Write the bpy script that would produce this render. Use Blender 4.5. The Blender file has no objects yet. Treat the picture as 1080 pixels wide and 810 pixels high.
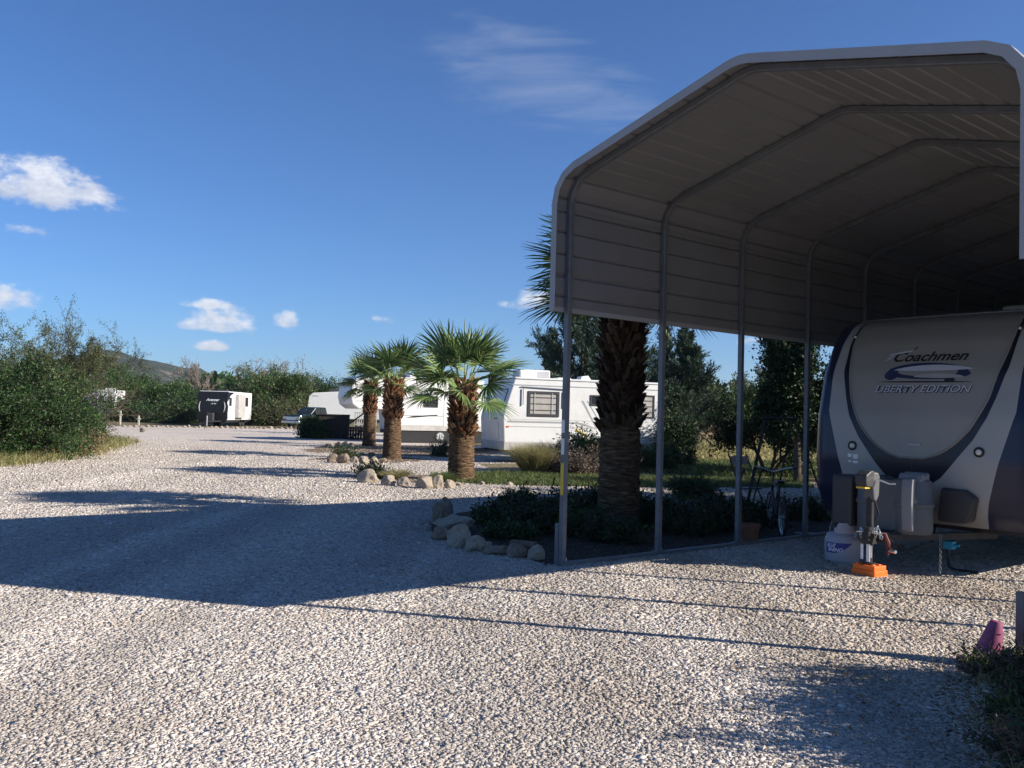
import bpy, math, random
import numpy as np
from mathutils import Vector, Matrix
R=math.radians; cos=math.cos; sin=math.sin; pi=math.pi
random.seed(7)
SC=bpy.context.scene; COL=SC.collection

# ------------------------------------------------------------------ camera maths (photo pixels, 1080x810)
F,PITCH,ROLL,H=943.66,.034987,.02655,1.593
def ray(x,y):
    a,b=x-540,y-405; c,s=cos(ROLL),sin(ROLL)
    X=c*a+s*b; u=-(-s*a+c*b)/F
    return np.array([X/F, cos(PITCH)-u*sin(PITCH), sin(PITCH)+u*cos(PITCH)])
def G(x,y,z=0.):                       # a place on the ground
    d=ray(x,y); k=(z-H)/d[2]; return Vector((d[0]*k,d[1]*k,z))
def AT(x,y,Y):                         # a place at depth Y
    d=ray(x,y)*(Y/ray(x,y)[1]); return Vector((d[0],Y,d[2]+H))
# the carport frame: t along its length, v across it
CX,CY,HEAD=.582,9.5755,.6864; CW=4.61
def CP(t,v,z=0.): return Vector((CX+t*cos(HEAD)+v*sin(HEAD), CY+t*sin(HEAD)-v*cos(HEAD), z))
AZ,EL=.249,.4595

# ------------------------------------------------------------------ helpers
class MB:
    def __init__(s): s.v=[];s.f=[];s.m=[]
    def add(s,vs,fs,mi=0):
        b=len(s.v); s.v+= [tuple(p) for p in vs]
        for f in fs: s.f.append(tuple(b+i for i in f)); s.m.append(mi)
        return s
    def box(s,x0,x1,y0,y1,z0,z1,mi=0,M=None):
        vs=[Vector(p) for p in ((x0,y0,z0),(x1,y0,z0),(x1,y1,z0),(x0,y1,z0),(x0,y0,z1),(x1,y0,z1),(x1,y1,z1),(x0,y1,z1))]
        if M: vs=[M@p for p in vs]
        return s.add(vs,[(0,3,2,1),(4,5,6,7),(0,1,5,4),(1,2,6,5),(2,3,7,6),(3,0,4,7)],mi)
    def tube(s,pts,r,n=8,mi=0,cap=True):
        pts=[Vector(p) for p in pts]; rs=r if hasattr(r,'__len__') else [r]*len(pts)
        up=None; vs=[]; k=len(pts)
        for i,p in enumerate(pts):
            d=(pts[min(i+1,k-1)]-pts[max(i-1,0)]); d=d.normalized() if d.length>1e-9 else Vector((0,0,1))
            if up is None:
                up=Vector((0,0,1)) if abs(d.z)<.9 else Vector((1,0,0))
            a=d.cross(up); a=a.normalized() if a.length>1e-6 else d.orthogonal().normalized(); b=a.cross(d).normalized(); up=b
            for j in range(n):
                t=2*pi*j/n+pi/n; vs.append(p+(a*cos(t)+b*sin(t))*rs[i])
        fs=[(i*n+j,i*n+(j+1)%n,(i+1)*n+(j+1)%n,(i+1)*n+j) for i in range(k-1) for j in range(n)]
        if cap: fs+= [tuple(range(n))[::-1],tuple((k-1)*n+j for j in range(n))]
        return s.add(vs,fs,mi)
    def lathe(s,prof,n=24,c=(0,0,0),mi=0,M=None):
        vs=[Vector((c[0]+r*cos(2*pi*j/n),c[1]+r*sin(2*pi*j/n),c[2]+z)) for r,z in prof for j in range(n)]
        if M: vs=[M@p for p in vs]
        k=len(prof)
        fs=[(i*n+j,i*n+(j+1)%n,(i+1)*n+(j+1)%n,(i+1)*n+j) for i in range(k-1) for j in range(n)]
        fs+=[tuple(range(n))[::-1],tuple((k-1)*n+j for j in range(n))]
        return s.add(vs,fs,mi)
    def prism(s,poly,y0,y1,mi=0,axis='y'):    # poly of (x,z) extruded along y
        n=len(poly)
        if axis=='y': vs=[(x,y0,z) for x,z in poly]+[(x,y1,z) for x,z in poly]
        elif axis=='x': vs=[(y0,x,z) for x,z in poly]+[(y1,x,z) for x,z in poly]
        else: vs=[(x,z,y0) for x,z in poly]+[(x,z,y1) for x,z in poly]
        fs=[tuple(range(n)),tuple(range(2*n-1,n-1,-1))]+[(i,i+n,(i+1)%n+n,(i+1)%n) for i in range(n)]
        return s.add(vs,fs,mi)
    def build(s,name,mats,parent=None,smooth=None,bevel=0,fix=True):
        me=bpy.data.meshes.new(name); me.from_pydata(s.v,[],s.f); 
        mats=mats if isinstance(mats,(list,tuple)) else [mats]
        for m in mats: me.materials.append(m)
        me.polygons.foreach_set('material_index',s.m)
        if fix:
            import bmesh
            bm=bmesh.new(); bm.from_mesh(me); bmesh.ops.recalc_face_normals(bm,faces=bm.faces); bm.to_mesh(me); bm.free()
        if smooth is not None:
            me.shade_smooth()
            if smooth<180: me.set_sharp_from_angle(angle=R(smooth))
        me.update()
        o=bpy.data.objects.new(name,me); COL.objects.link(o); o.parent=parent
        if bevel:
            b=o.modifiers.new('b','BEVEL'); b.width=bevel; b.segments=2; b.limit_method='ANGLE'; b.angle_limit=R(40)
        return o
def tag(o,label=None,cat=None,group=None,kind=None):
    if label: o['label']=label
    if cat: o['category']=cat
    if group: o['group']=group
    if kind: o['kind']=kind
    return o
def thing(name,label,cat,loc=(0,0,0),rz=0,group=None):
    o=bpy.data.objects.new(name,None); COL.objects.link(o); o.location=loc; o.rotation_euler=(0,0,rz)
    o.empty_display_size=.2
    return tag(o,label,cat,group)
def dup(o,parent=None):
    c=o.copy(); COL.objects.link(c); c.parent=parent
    for ch in list(o.children): dup(ch,c)
    return c

# ------------------------------------------------------------------ materials
def newmat(name):
    m=bpy.data.materials.new(name); m.use_nodes=True; nt=m.node_tree
    return m,nt,nt.nodes,nt.links,nt.nodes['Principled BSDF']
def mat(name,col,rough=.6,metal=0.,var=.12,vs=3.,bump=0.,bs=40.,spec=.4,dirt=None,coat=0):
    m,nt,N,L,P=newmat(name)
    tc=N.new('ShaderNodeTexCoord')
    n=N.new('ShaderNodeTexNoise'); n.inputs['Scale'].default_value=vs; n.inputs['Detail'].default_value=6; n.inputs['Roughness'].default_value=.65
    L.new(tc.outputs['Object'],n.inputs['Vector'])
    r=N.new('ShaderNodeMapRange'); r.inputs[1].default_value=.3; r.inputs[2].default_value=.7; r.inputs[3].default_value=1-var; r.inputs[4].default_value=1+var
    L.new(n.outputs['Fac'],r.inputs[0])
    h=N.new('ShaderNodeHueSaturation'); h.inputs['Color'].default_value=(*col,1); L.new(r.outputs[0],h.inputs['Value'])
    out=h.outputs[0]
    if dirt:
        n2=N.new('ShaderNodeTexNoise'); n2.inputs['Scale'].default_value=dirt[1]; n2.inputs['Detail'].default_value=8; n2.inputs['Roughness'].default_value=.7
        L.new(tc.outputs['Object'],n2.inputs['Vector'])
        r2=N.new('ShaderNodeMapRange'); r2.inputs[1].default_value=.48; r2.inputs[2].default_value=.72; r2.inputs[4].default_value=dirt[2]
        L.new(n2.outputs['Fac'],r2.inputs[0])
        mx=N.new('ShaderNodeMix'); mx.data_type='RGBA'; L.new(r2.outputs[0],mx.inputs[0]); L.new(out,mx.inputs[6]); mx.inputs[7].default_value=(*dirt[0],1)
        out=mx.outputs[2]
    L.new(out,P.inputs['Base Color'])
    P.inputs['Roughness'].default_value=rough; P.inputs['Metallic'].default_value=metal; P.inputs['Specular IOR Level'].default_value=spec
    P.inputs['Coat Weight'].default_value=coat
    if bump:
        nb=N.new('ShaderNodeTexNoise'); nb.inputs['Scale'].default_value=bs; nb.inputs['Detail'].default_value=5; L.new(tc.outputs['Object'],nb.inputs['Vector'])
        b=N.new('ShaderNodeBump'); b.inputs['Strength'].default_value=bump; b.inputs['Distance'].default_value=.02; L.new(nb.outputs['Fac'],b.inputs['Height']); L.new(b.outputs[0],P.inputs['Normal'])
    return m
def leafmat(name,cols,rough=.55,trans=.3,spec=.3):
    m,nt,N,L,P=newmat(name)
    g=N.new('ShaderNodeNewGeometry'); r=N.new('ShaderNodeValToRGB')
    e=r.color_ramp.elements
    while len(e)<len(cols): e.new(.5)
    for i,c in enumerate(cols): e[i].position=i/(len(cols)-1) if len(cols)>1 else 0; e[i].color=(*c,1)
    L.new(g.outputs['Random Per Island'],r.inputs[0])
    tc=N.new('ShaderNodeTexCoord'); n=N.new('ShaderNodeTexNoise'); n.inputs['Scale'].default_value=1.3; n.inputs['Detail'].default_value=2; L.new(tc.outputs['Object'],n.inputs['Vector'])
    mr=N.new('ShaderNodeMapRange'); mr.inputs[1].default_value=.3; mr.inputs[2].default_value=.7; mr.inputs[3].default_value=.7; mr.inputs[4].default_value=1.3; L.new(n.outputs['Fac'],mr.inputs[0])
    h=N.new('ShaderNodeHueSaturation'); L.new(r.outputs[0],h.inputs['Color']); L.new(mr.outputs[0],h.inputs['Value'])
    L.new(h.outputs[0],P.inputs['Base Color']); P.inputs['Roughness'].default_value=rough; P.inputs['Specular IOR Level'].default_value=spec
    if trans:
        t=N.new('ShaderNodeBsdfTranslucent'); L.new(h.outputs[0],t.inputs['Color']); mx=N.new('ShaderNodeMixShader'); mx.inputs[0].default_value=trans
        L.new(P.outputs[0],mx.inputs[1]); L.new(t.outputs[0],mx.inputs[2]); L.new(mx.outputs[0],N['Material Output'].inputs['Surface'])
    return m
def groundmat(name,stops,scale,big=.15,bumpd=.02,fine=(1,1,1)):
    """loose ground: cells of varied stone colours with relief"""
    m,nt,N,L,P=newmat(name)
    tc=N.new('ShaderNodeTexCoord')
    v=N.new('ShaderNodeTexVoronoi'); v.inputs['Scale'].default_value=scale; L.new(tc.outputs['Object'],v.inputs['Vector'])
    sp=N.new('ShaderNodeSeparateColor'); L.new(v.outputs['Color'],sp.inputs[0])
    r=N.new('ShaderNodeValToRGB'); e=r.color_ramp.elements
    while len(e)<len(stops): e.new(.5)
    for i,(p,c) in enumerate(stops): e[i].position=p; e[i].color=(*c,1)
    L.new(sp.outputs[0],r.inputs[0])
    n=N.new('ShaderNodeTexNoise'); n.inputs['Scale'].default_value=big; n.inputs['Detail'].default_value=7; n.inputs['Roughness'].default_value=.6; L.new(tc.outputs['Object'],n.inputs['Vector'])
    mr=N.new('ShaderNodeMapRange'); mr.inputs[1].default_value=.3; mr.inputs[2].default_value=.7; mr.inputs[3].default_value=.86; mr.inputs[4].default_value=1.12; L.new(n.outputs['Fac'],mr.inputs[0])
    h=N.new('ShaderNodeHueSaturation'); L.new(r.outputs[0],h.inputs['Color']); L.new(mr.outputs[0],h.inputs['Value'])
    L.new(h.outputs[0],P.inputs['Base Color']); P.inputs['Roughness'].default_value=.9; P.inputs['Specular IOR Level'].default_value=.15
    b=N.new('ShaderNodeBump'); b.invert=True; b.inputs['Strength'].default_value=1; b.inputs['Distance'].default_value=bumpd; L.new(v.outputs['Distance'],b.inputs['Height']); L.new(b.outputs[0],P.inputs['Normal'])
    return m
STONE=[(0,(.28,.24,.205)),(.12,(.42,.37,.325)),(.5,(.515,.46,.41)),(.88,(.59,.54,.49)),(1,(.72,.68,.63))]
M={}
M['gravel']=groundmat('crushed_limestone',[(p,tuple(min(.8,v*k) for v,k in zip(c_,(1.12,1.09,1.05)))) for p,c_ in STONE],60,bumpd=.010)
M['soil']=groundmat('dry_soil',[(0,(.10,.07,.045)),(.5,(.17,.115,.07)),(1,(.26,.18,.11))],30,big=.5)
M['ground']=groundmat('scrub_ground',[(0,(.10,.085,.05)),(.5,(.19,.155,.09)),(1,(.28,.23,.14))],9,big=.06)
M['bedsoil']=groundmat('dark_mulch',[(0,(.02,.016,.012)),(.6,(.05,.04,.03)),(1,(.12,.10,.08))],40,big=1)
M['lawn']=groundmat('lawn_soil',[(0,(.05,.06,.02)),(1,(.09,.11,.035))],30,big=1)
M['drygrass']=groundmat('dry_grass',[(0,(.20,.15,.07)),(1,(.36,.27,.13))],12,big=.3)
def stone_mat(name,stops):
    m,nt,N,L,P=newmat(name)
    g=N.new('ShaderNodeNewGeometry'); r=N.new('ShaderNodeValToRGB'); e=r.color_ramp.elements
    while len(e)<len(stops): e.new(.5)
    for i,(p,c) in enumerate(stops): e[i].position=p; e[i].color=(*c,1)
    L.new(g.outputs['Random Per Island'],r.inputs[0])
    tc=N.new('ShaderNodeTexCoord'); n=N.new('ShaderNodeTexNoise'); n.inputs['Scale'].default_value=.55; n.inputs['Detail'].default_value=5; L.new(tc.outputs['Object'],n.inputs['Vector'])
    rot=N.new('ShaderNodeMapping'); rot.inputs['Rotation'].default_value=(0,0,R(-16)); rot.inputs['Scale'].default_value=(1.0,.07,1); L.new(tc.outputs['Object'],rot.inputs[0])
    nt2=N.new('ShaderNodeTexNoise'); nt2.inputs['Scale'].default_value=1.1; nt2.inputs['Detail'].default_value=3; L.new(rot.outputs[0],nt2.inputs['Vector'])
    tk_=N.new('ShaderNodeMapRange'); tk_.inputs[1].default_value=.42; tk_.inputs[2].default_value=.62; tk_.inputs[3].default_value=.84; tk_.inputs[4].default_value=1.08; L.new(nt2.outputs['Fac'],tk_.inputs[0])
    sx=N.new('ShaderNodeSeparateXYZ'); L.new(tc.outputs['Object'],sx.inputs[0])
    gx=N.new('ShaderNodeMapRange'); gx.inputs[1].default_value=-3; gx.inputs[2].default_value=4.5; gx.inputs[3].default_value=-.12; gx.inputs[4].default_value=.20; L.new(sx.outputs[0],gx.inputs[0])
    ad=N.new('ShaderNodeMath'); ad.operation='ADD'; L.new(n.outputs['Fac'],ad.inputs[0]); L.new(gx.outputs[0],ad.inputs[1])
    mr=N.new('ShaderNodeMapRange'); mr.inputs[1].default_value=.45; mr.inputs[2].default_value=.80; mr.inputs[4].default_value=.75; L.new(ad.outputs[0],mr.inputs[0])
    mx=N.new('ShaderNodeMix'); mx.data_type='RGBA'; mx.blend_type='MULTIPLY'; L.new(mr.outputs[0],mx.inputs[0]); L.new(r.outputs[0],mx.inputs[6]); mx.inputs[7].default_value=(.74,.66,.56,1)
    hs=N.new('ShaderNodeHueSaturation'); L.new(mx.outputs[2],hs.inputs['Color']); L.new(tk_.outputs[0],hs.inputs['Value']); L.new(hs.outputs[0],P.inputs['Base Color'])
    P.inputs['Roughness'].default_value=.85; P.inputs['Specular IOR Level'].default_value=.2
    return m
M['stones']=stone_mat('gravel_stones',STONE)
M['rock']=mat('limestone_rock',(.36,.30,.235),.9,var=.35,vs=3,bump=1,bs=7,dirt=((.12,.095,.075),3.2,.85))
M['rock_dark']=mat('brown_rock',(.26,.20,.15),.9,var=.35,vs=3,bump=.8,bs=9,dirt=((.08,.065,.05),2.2,.8))
M['sheet']=mat('painted_sheet_steel',(.18,.178,.185),.42,var=.06,vs=1.2,spec=.5,dirt=((.14,.137,.14),.9,.5))
M['trim']=mat('grey_trim_steel',(.30,.30,.31),.45,var=.06,vs=2)
M['galv']=mat('galvanised_steel',(.15,.16,.18),.5,metal=.4,var=.18,vs=9,dirt=((.12,.12,.12),5,.5))
M['white']=mat('white_fibreglass',(.68,.68,.67),.35,var=.04,vs=1.5,dirt=((.62,.58,.52),1.1,.35))
M['white2']=mat('white_gelcoat',(.68,.68,.67),.3,var=.03,vs=1.5,dirt=((.50,.47,.43),1.6,.5))
M['offwhite']=mat('aged_white_panel',(.44,.42,.40),.5,var=.12,vs=2,dirt=((.24,.21,.18),3,.7))
M['black']=mat('black_plastic',(.018,.018,.02),.45,var=.2,vs=5)
M['rubber']=mat('tyre_rubber',(.025,.025,.026),.85,var=.2,vs=8,bump=.3)
M['glass']=mat('tinted_window_glass',(.03,.035,.04),.08,spec=.8,var=.05)
M['blind']=mat('window_blind',(.36,.34,.31),.7,var=.15,vs=6)
M['frame']=mat('dark_window_frame',(.05,.05,.055),.4,var=.1)
M['grey']=mat('grey_trim',(.38,.38,.40),.5,var=.1)
M['stripe']=mat('grey_stripe',(.30,.31,.32),.5,var=.05)
M['yellow']=mat('yellow_sticker',(.75,.50,.04),.5,var=.05)
M['cap']=mat('beige_fibreglass',(.27,.252,.228),.40,var=.04,vs=1.3,coat=.1)
M['capw']=mat('pale_grey_fibreglass',(.335,.33,.32),.42,var=.04,vs=1.3,coat=.1)
M['navy']=mat('navy_gelcoat',(.010,.014,.045),.35,var=.06,coat=.15)
M['navyband']=mat('dark_navy_band',(.008,.009,.02),.38,var=.05,coat=.1)
M['txtblack']=mat('black_decal',(.012,.012,.014),.4,var=.02)
M['txtgrey']=mat('grey_decal',(.50,.51,.56),.4,var=.02)
M['txtblue']=mat('blue_decal',(.022,.03,.085),.4,var=.3,vs=6)
M['txtwhite']=mat('white_decal',(.78,.78,.78),.5,var=.02)
M['tank']=mat('white_enamel_tank',(.34,.35,.40),.35,var=.06,vs=4,dirt=((.35,.28,.22),4,.4))
M['tankblue']=mat('blue_tank_label',(.03,.04,.24),.45,var=.03)
M['cover']=mat('grey_moulded_plastic',(.11,.112,.12),.5,var=.06,vs=4,bump=.1,bs=60)
M['coverlid']=mat('pale_moulded_plastic',(.22,.225,.24),.5,var=.06,vs=4)
M['coverd']=mat('dark_moulded_plastic',(.045,.045,.048),.5,var=.1,vs=4,bump=.1,bs=60)
M['orange']=mat('orange_plastic',(.85,.16,.015),.5,var=.06,vs=9)
M['red']=mat('red_enamel',(.12,.02,.015),.5,var=.1)
M['teal']=mat('blue_plastic',(.02,.32,.50),.5,var=.05)
M['chrome']=mat('bright_zinc',(.65,.65,.66),.28,metal=.9,var=.1,vs=20)
M['steelblack']=mat('black_painted_steel',(.02,.02,.022),.5,var=.3,vs=9,dirt=((.10,.06,.035),6,.4))
M['terra']=mat('terracotta',(.22,.10,.06),.8,var=.2,vs=6)
M['cone']=mat('faded_pink_plastic',(.27,.055,.14),.6,var=.15,vs=6,dirt=((.3,.16,.2),8,.6))
M['darkwood']=mat('dark_stained_wood',(.035,.028,.024),.8,var=.4,vs=6,bump=.3,bs=20)
M['timber']=mat('weathered_timber',(.17,.115,.08),.85,var=.35,vs=5,bump=.5,bs=25)
M['palewood']=mat('pale_painted_wood',(.50,.45,.38),.75,var=.2,vs=5)
M['bark']=mat('grey_brown_bark',(.10,.075,.055),.95,var=.4,vs=5,bump=1,bs=20)
M['barkpale']=mat('pale_dry_bark',(.24,.20,.165),.95,var=.3,vs=5,bump=.6,bs=20)
M['truck']=mat('dark_green_car_paint',(.012,.022,.022),.18,var=.05,coat=1,spec=.6)
M['silver']=mat('silver_paint',(.55,.55,.56),.25,metal=.5,var=.05)
M['lamp']=mat('lamp_lens',(.7,.68,.6),.15,var=.05)
M['l_palm']=leafmat('palm_leaf',[(.035,.075,.02),(.08,.14,.035),(.15,.215,.065),(.24,.30,.12)],.55,.25,.35)
M['l_petiole']=mat('palm_petiole',(.30,.33,.14),.5,var=.2)
M['l_dead']=leafmat('dead_palm_leaf',[(.20,.12,.06),(.34,.22,.12)],.7,.15)
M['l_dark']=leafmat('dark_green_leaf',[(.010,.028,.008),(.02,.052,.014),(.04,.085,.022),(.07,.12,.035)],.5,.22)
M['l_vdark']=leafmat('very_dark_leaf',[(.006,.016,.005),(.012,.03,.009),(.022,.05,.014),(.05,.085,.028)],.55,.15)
M['l_mid']=leafmat('green_leaf',[(.018,.045,.010),(.038,.085,.018),(.065,.12,.03),(.12,.17,.055)],.5,.28)
M['l_olive']=leafmat('olive_leaf',[(.03,.042,.014),(.06,.08,.028),(.10,.12,.05),(.16,.17,.08)],.6,.25)
M['l_blue']=leafmat('blue_green_needle',[(.014,.032,.02),(.03,.055,.035),(.05,.085,.055),(.08,.12,.08)],.6,.12)
M['l_tan']=leafmat('dry_tan_leaf',[(.20,.13,.06),(.32,.23,.12),(.42,.33,.19)],.8,.2)
M['l_rust']=leafmat('rusty_dead_leaf',[(.12,.035,.018),(.20,.07,.035),(.24,.12,.06)],.8,.2)
M['l_grass']=leafmat('grass_blade',[(.05,.085,.02),(.10,.135,.04),(.18,.19,.08)],.6,.35)
M['l_straw']=leafmat('straw_blade',[(.22,.20,.07),(.34,.31,.14),(.42,.37,.2)],.7,.35)
M['l_twig']=leafmat('brown_twig',[(.10,.07,.05),(.17,.13,.10),(.24,.19,.15)],.9,.1)

# palm trunk material: fibrous rings
def palmtrunk():
    m,nt,N,L,P=newmat('palm_trunk_fibre')
    tc=N.new('ShaderNodeTexCoord'); mp=N.new('ShaderNodeMapping'); mp.inputs['Scale'].default_value=(3,3,16); L.new(tc.outputs['Object'],mp.inputs[0])
    n=N.new('ShaderNodeTexNoise'); n.inputs['Scale'].default_value=2.2; n.inputs['Detail'].default_value=8; n.inputs['Distortion'].default_value=.6; L.new(mp.outputs[0],n.inputs['Vector'])
    r=N.new('ShaderNodeValToRGB'); e=r.color_ramp.elements; e.new(.5)
    for i,(p,c) in enumerate([(.3,(.045,.028,.018)),(.52,(.12,.075,.045)),(.72,(.27,.18,.11))]): e[i].position=p; e[i].color=(*c,1)
    L.new(n.outputs['Fac'],r.inputs[0]); L.new(r.outputs[0],P.inputs['Base Color']); P.inputs['Roughness'].default_value=.95; P.inputs['Specular IOR Level'].default_value=.1
    b=N.new('ShaderNodeBump'); b.inputs['Strength'].default_value=1; b.inputs['Distance'].default_value=.06; L.new(n.outputs['Fac'],b.inputs['Height']); L.new(b.outputs[0],P.inputs['Normal'])
    return m
M['ptrunk']=palmtrunk()
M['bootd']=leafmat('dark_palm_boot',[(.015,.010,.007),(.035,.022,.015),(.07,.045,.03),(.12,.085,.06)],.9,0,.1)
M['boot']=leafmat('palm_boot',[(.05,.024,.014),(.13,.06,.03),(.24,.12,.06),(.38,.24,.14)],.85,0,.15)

# ------------------------------------------------------------------ foliage
def quads(name,V,nper,faces,m,parent=None,smooth=False):
    """V: (N*nper,3); faces: list of index tuples per element (quads)"""
    N=len(V)//nper; F_=np.array(faces); k=F_.shape[1]
    idx=(F_[None,:,:]+np.arange(N)[:,None,None]*nper).reshape(-1)
    me=bpy.data.meshes.new(name); me.vertices.add(len(V)); me.vertices.foreach_set('co',np.asarray(V,dtype=np.float32).ravel())
    nf=N*len(faces); me.loops.add(nf*k); me.loops.foreach_set('vertex_index',idx.astype(np.int32))
    me.polygons.add(nf); me.polygons.foreach_set('loop_start',np.arange(0,nf*k,k,dtype=np.int32))
    if smooth: me.polygons.foreach_set('use_smooth',np.ones(nf,dtype=bool))
    me.materials.append(m); me.update(calc_edges=True); me.validate()
    o=bpy.data.objects.new(name,me); COL.objects.link(o); o.parent=parent
    return o
def unit(a): return a/(np.linalg.norm(a,axis=-1,keepdims=True)+1e-9)
def leaves(name,Pt,D,L,W,m,parent=None,rng=None):
    n=len(Pt); side=unit(np.cross(D,rng.normal(size=(n,3))))
    L=np.asarray(L).reshape(-1,1)*np.ones((n,1)); W=np.asarray(W).reshape(-1,1)*np.ones((n,1))
    nrm=np.cross(D,side)
    V=np.stack([Pt,Pt+D*L*.5+side*W*.5+nrm*W*.12,Pt+D*L,Pt+D*L*.5-side*W*.5+nrm*W*.12],1).reshape(-1,3)
    return quads(name,V,4,[(0,1,2,3)],m,parent)
def blades(name,Pt,D,L,W,m,parent,rng,droop=.35):
    n=len(Pt); side=unit(np.cross(D,rng.normal(size=(n,3))))
    L=L.reshape(-1,1); W=np.asarray(W).reshape(-1,1)*np.ones((n,1)); dr=rng.random((n,1))*droop
    h=D.copy(); h[:,2]=0; h=unit(h+rng.normal(size=(n,3))*[.3,.3,0])
    m1=Pt+D*L*.55; tip=Pt+D*L+h*L*dr-np.array([0,0,1])*L*dr*.45
    V=np.stack([Pt-side*W/2,Pt+side*W/2,m1+side*W*.4,m1-side*W*.4,tip+side*W*.05,tip-side*W*.05],1).reshape(-1,3)
    return quads(name,V,6,[(0,1,2,3),(3,2,4,5)],m,parent)
def segmesh(name,segs,m,parent,n=5):
    S=np.array([[*a,*b,r0,r1] for a,b,r0,r1 in segs]); A=S[:,:3];B=S[:,3:6];r0=S[:,6:7];r1=S[:,7:8]
    d=unit(B-A); ref=np.where(np.abs(d[:,2:3])<.9,[[0,0,1]],[[1,0,0]]); a=unit(np.cross(d,ref)); b=np.cross(d,a)
    rings=[]
    for P_,r in ((A,r0),(B,r1)):
        for j in range(n): t=2*pi*j/n; rings.append(P_+(a*cos(t)+b*sin(t))*r)
    V=np.stack(rings,1).reshape(-1,3)
    return quads(name,V,2*n,[(j,(j+1)%n,n+(j+1)%n,n+j) for j in range(n)],m,parent,True)
def grow(rng,p,d,L,r,lev,segs,tw,c):
    k=4; kids=[]; r1=r*c.get('taper',.45)
    for i in range(k):
        d=d+rng.normal(size=3)*c['wob']+np.array([0,0,c['up'][lev]])*.25; d=d/np.linalg.norm(d)
        q=p+d*L/k; ra=r+(r1-r)*i/k; rb=r+(r1-r)*(i+1)/k
        segs.append((p,q,ra,rb))
        if lev==0 or (lev==1 and i>1): tw.append((p,q))
        if lev>0 and i>=(1 if lev<c['lev'] else c.get('clear',1)):
            nn=c['n'][lev]/3; nn=int(nn)+(rng.random()<nn%1)
            for _ in range(nn):
                t=rng.random(); pos=p+(q-p)*t
                rnd=rng.normal(size=3); rnd-=d*np.dot(rnd,d); rnd/=np.linalg.norm(rnd)
                a=c['ang'][lev]*(.7+.6*rng.random()); dd=d*cos(a)+rnd*sin(a)
                kids.append((pos,dd,L*c['ratio'][lev]*(.65+.6*rng.random()),ra*.6))
        p=q
    for pos,dd,l,rr in kids: grow(rng,pos,dd,l,max(rr,c.get('minr',.004)),lev-1,segs,tw,c)
def tree(name,label,cat,loc,c,seed,group=None,stems=1,lean=0,height=5,r=.12,leafn=8000,leaf=(.09,.05),lm='l_mid',bm='bark',sig=.12,splay=.5,extra=None,rz=None,parts=('trunk','crown')):
    rng=np.random.default_rng(seed); root=thing(name,label,cat,loc,0,group)
    segs=[];tw=[]
    for s in range(stems):
        az=2*pi*(s+rng.random()*.6)/stems; tilt=splay*(.4+.8*rng.random()) if stems>1 else lean
        d=np.array([cos(az)*sin(tilt),sin(az)*sin(tilt),cos(tilt)])
        if lean and stems>1: d=unit(d+np.array([lean,0,0]))
        grow(rng,np.array([cos(az)*.08*(stems>1),sin(az)*.08*(stems>1),-.05]),d,height*c.get('trunk',.5)*(.8+.4*rng.random()),r*(1 if stems==1 else .6),c['lev'],segs,tw,c)
    top=max(max(b[2] for a,b,_,_ in segs),.1); k=height/top
    kk=np.array([c.get('wide',1)*k,c.get('wide',1)*k,k])
    segs=[(a*kk,b*kk,x,y) for a,b,x,y in segs]; T=np.array([[a*kk,b*kk] for a,b in tw]); T=T[T[:,:,2].min(1)>c['minz']] if c.get('minz') else T
    segmesh(parts[0],segs,M[bm],root)
    if leafn:
        i=rng.integers(0,len(T),leafn); t=rng.random((leafn,1)); Pt=T[i,0]+(T[i,1]-T[i,0])*t+rng.normal(size=(leafn,3))*sig
        Pt[:,2]=np.abs(Pt[:,2]-.03)+.03
        D=unit(rng.normal(size=(leafn,3))+unit(T[i,1]-T[i,0])*.8+[0,0,.2]); s=(.6+.8*rng.random(leafn))
        leaves(parts[1],Pt,D,leaf[0]*s,leaf[1]*s,M[lm],root,rng)
    if extra: extra(root,T,rng)
    return root
CF_BUSH=dict(lev=3,n={3:6,2:6,1:5},up={3:.3,2:.25,1:.1,0:.0},ang={3:.8,2:.8,1:.8},ratio={3:.6,2:.55,1:.5},wob=.16,trunk=.55,clear=0)
CF_MESQ=dict(lev=3,n={3:5,2:7,1:7},up={3:.15,2:.15,1:.1,0:.05},ang={3:.6,2:.65,1:.6},ratio={3:.75,2:.6,1:.5},wob=.13,trunk=.6,clear=1,wide=1.)
CF_TREE=dict(lev=3,n={3:7,2:6,1:5},up={3:.3,2:.25,1:.15,0:.05},ang={3:.85,2:.8,1:.75},ratio={3:.7,2:.6,1:.5},wob=.12,trunk=.55,clear=1)
CF_BARE=dict(lev=3,n={3:7,2:7,1:6},up={3:.4,2:.35,1:.25,0:.15},ang={3:.65,2:.65,1:.6},ratio={3:.75,2:.6,1:.5},wob=.12,trunk=.5,clear=1,minr=.022)

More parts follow.
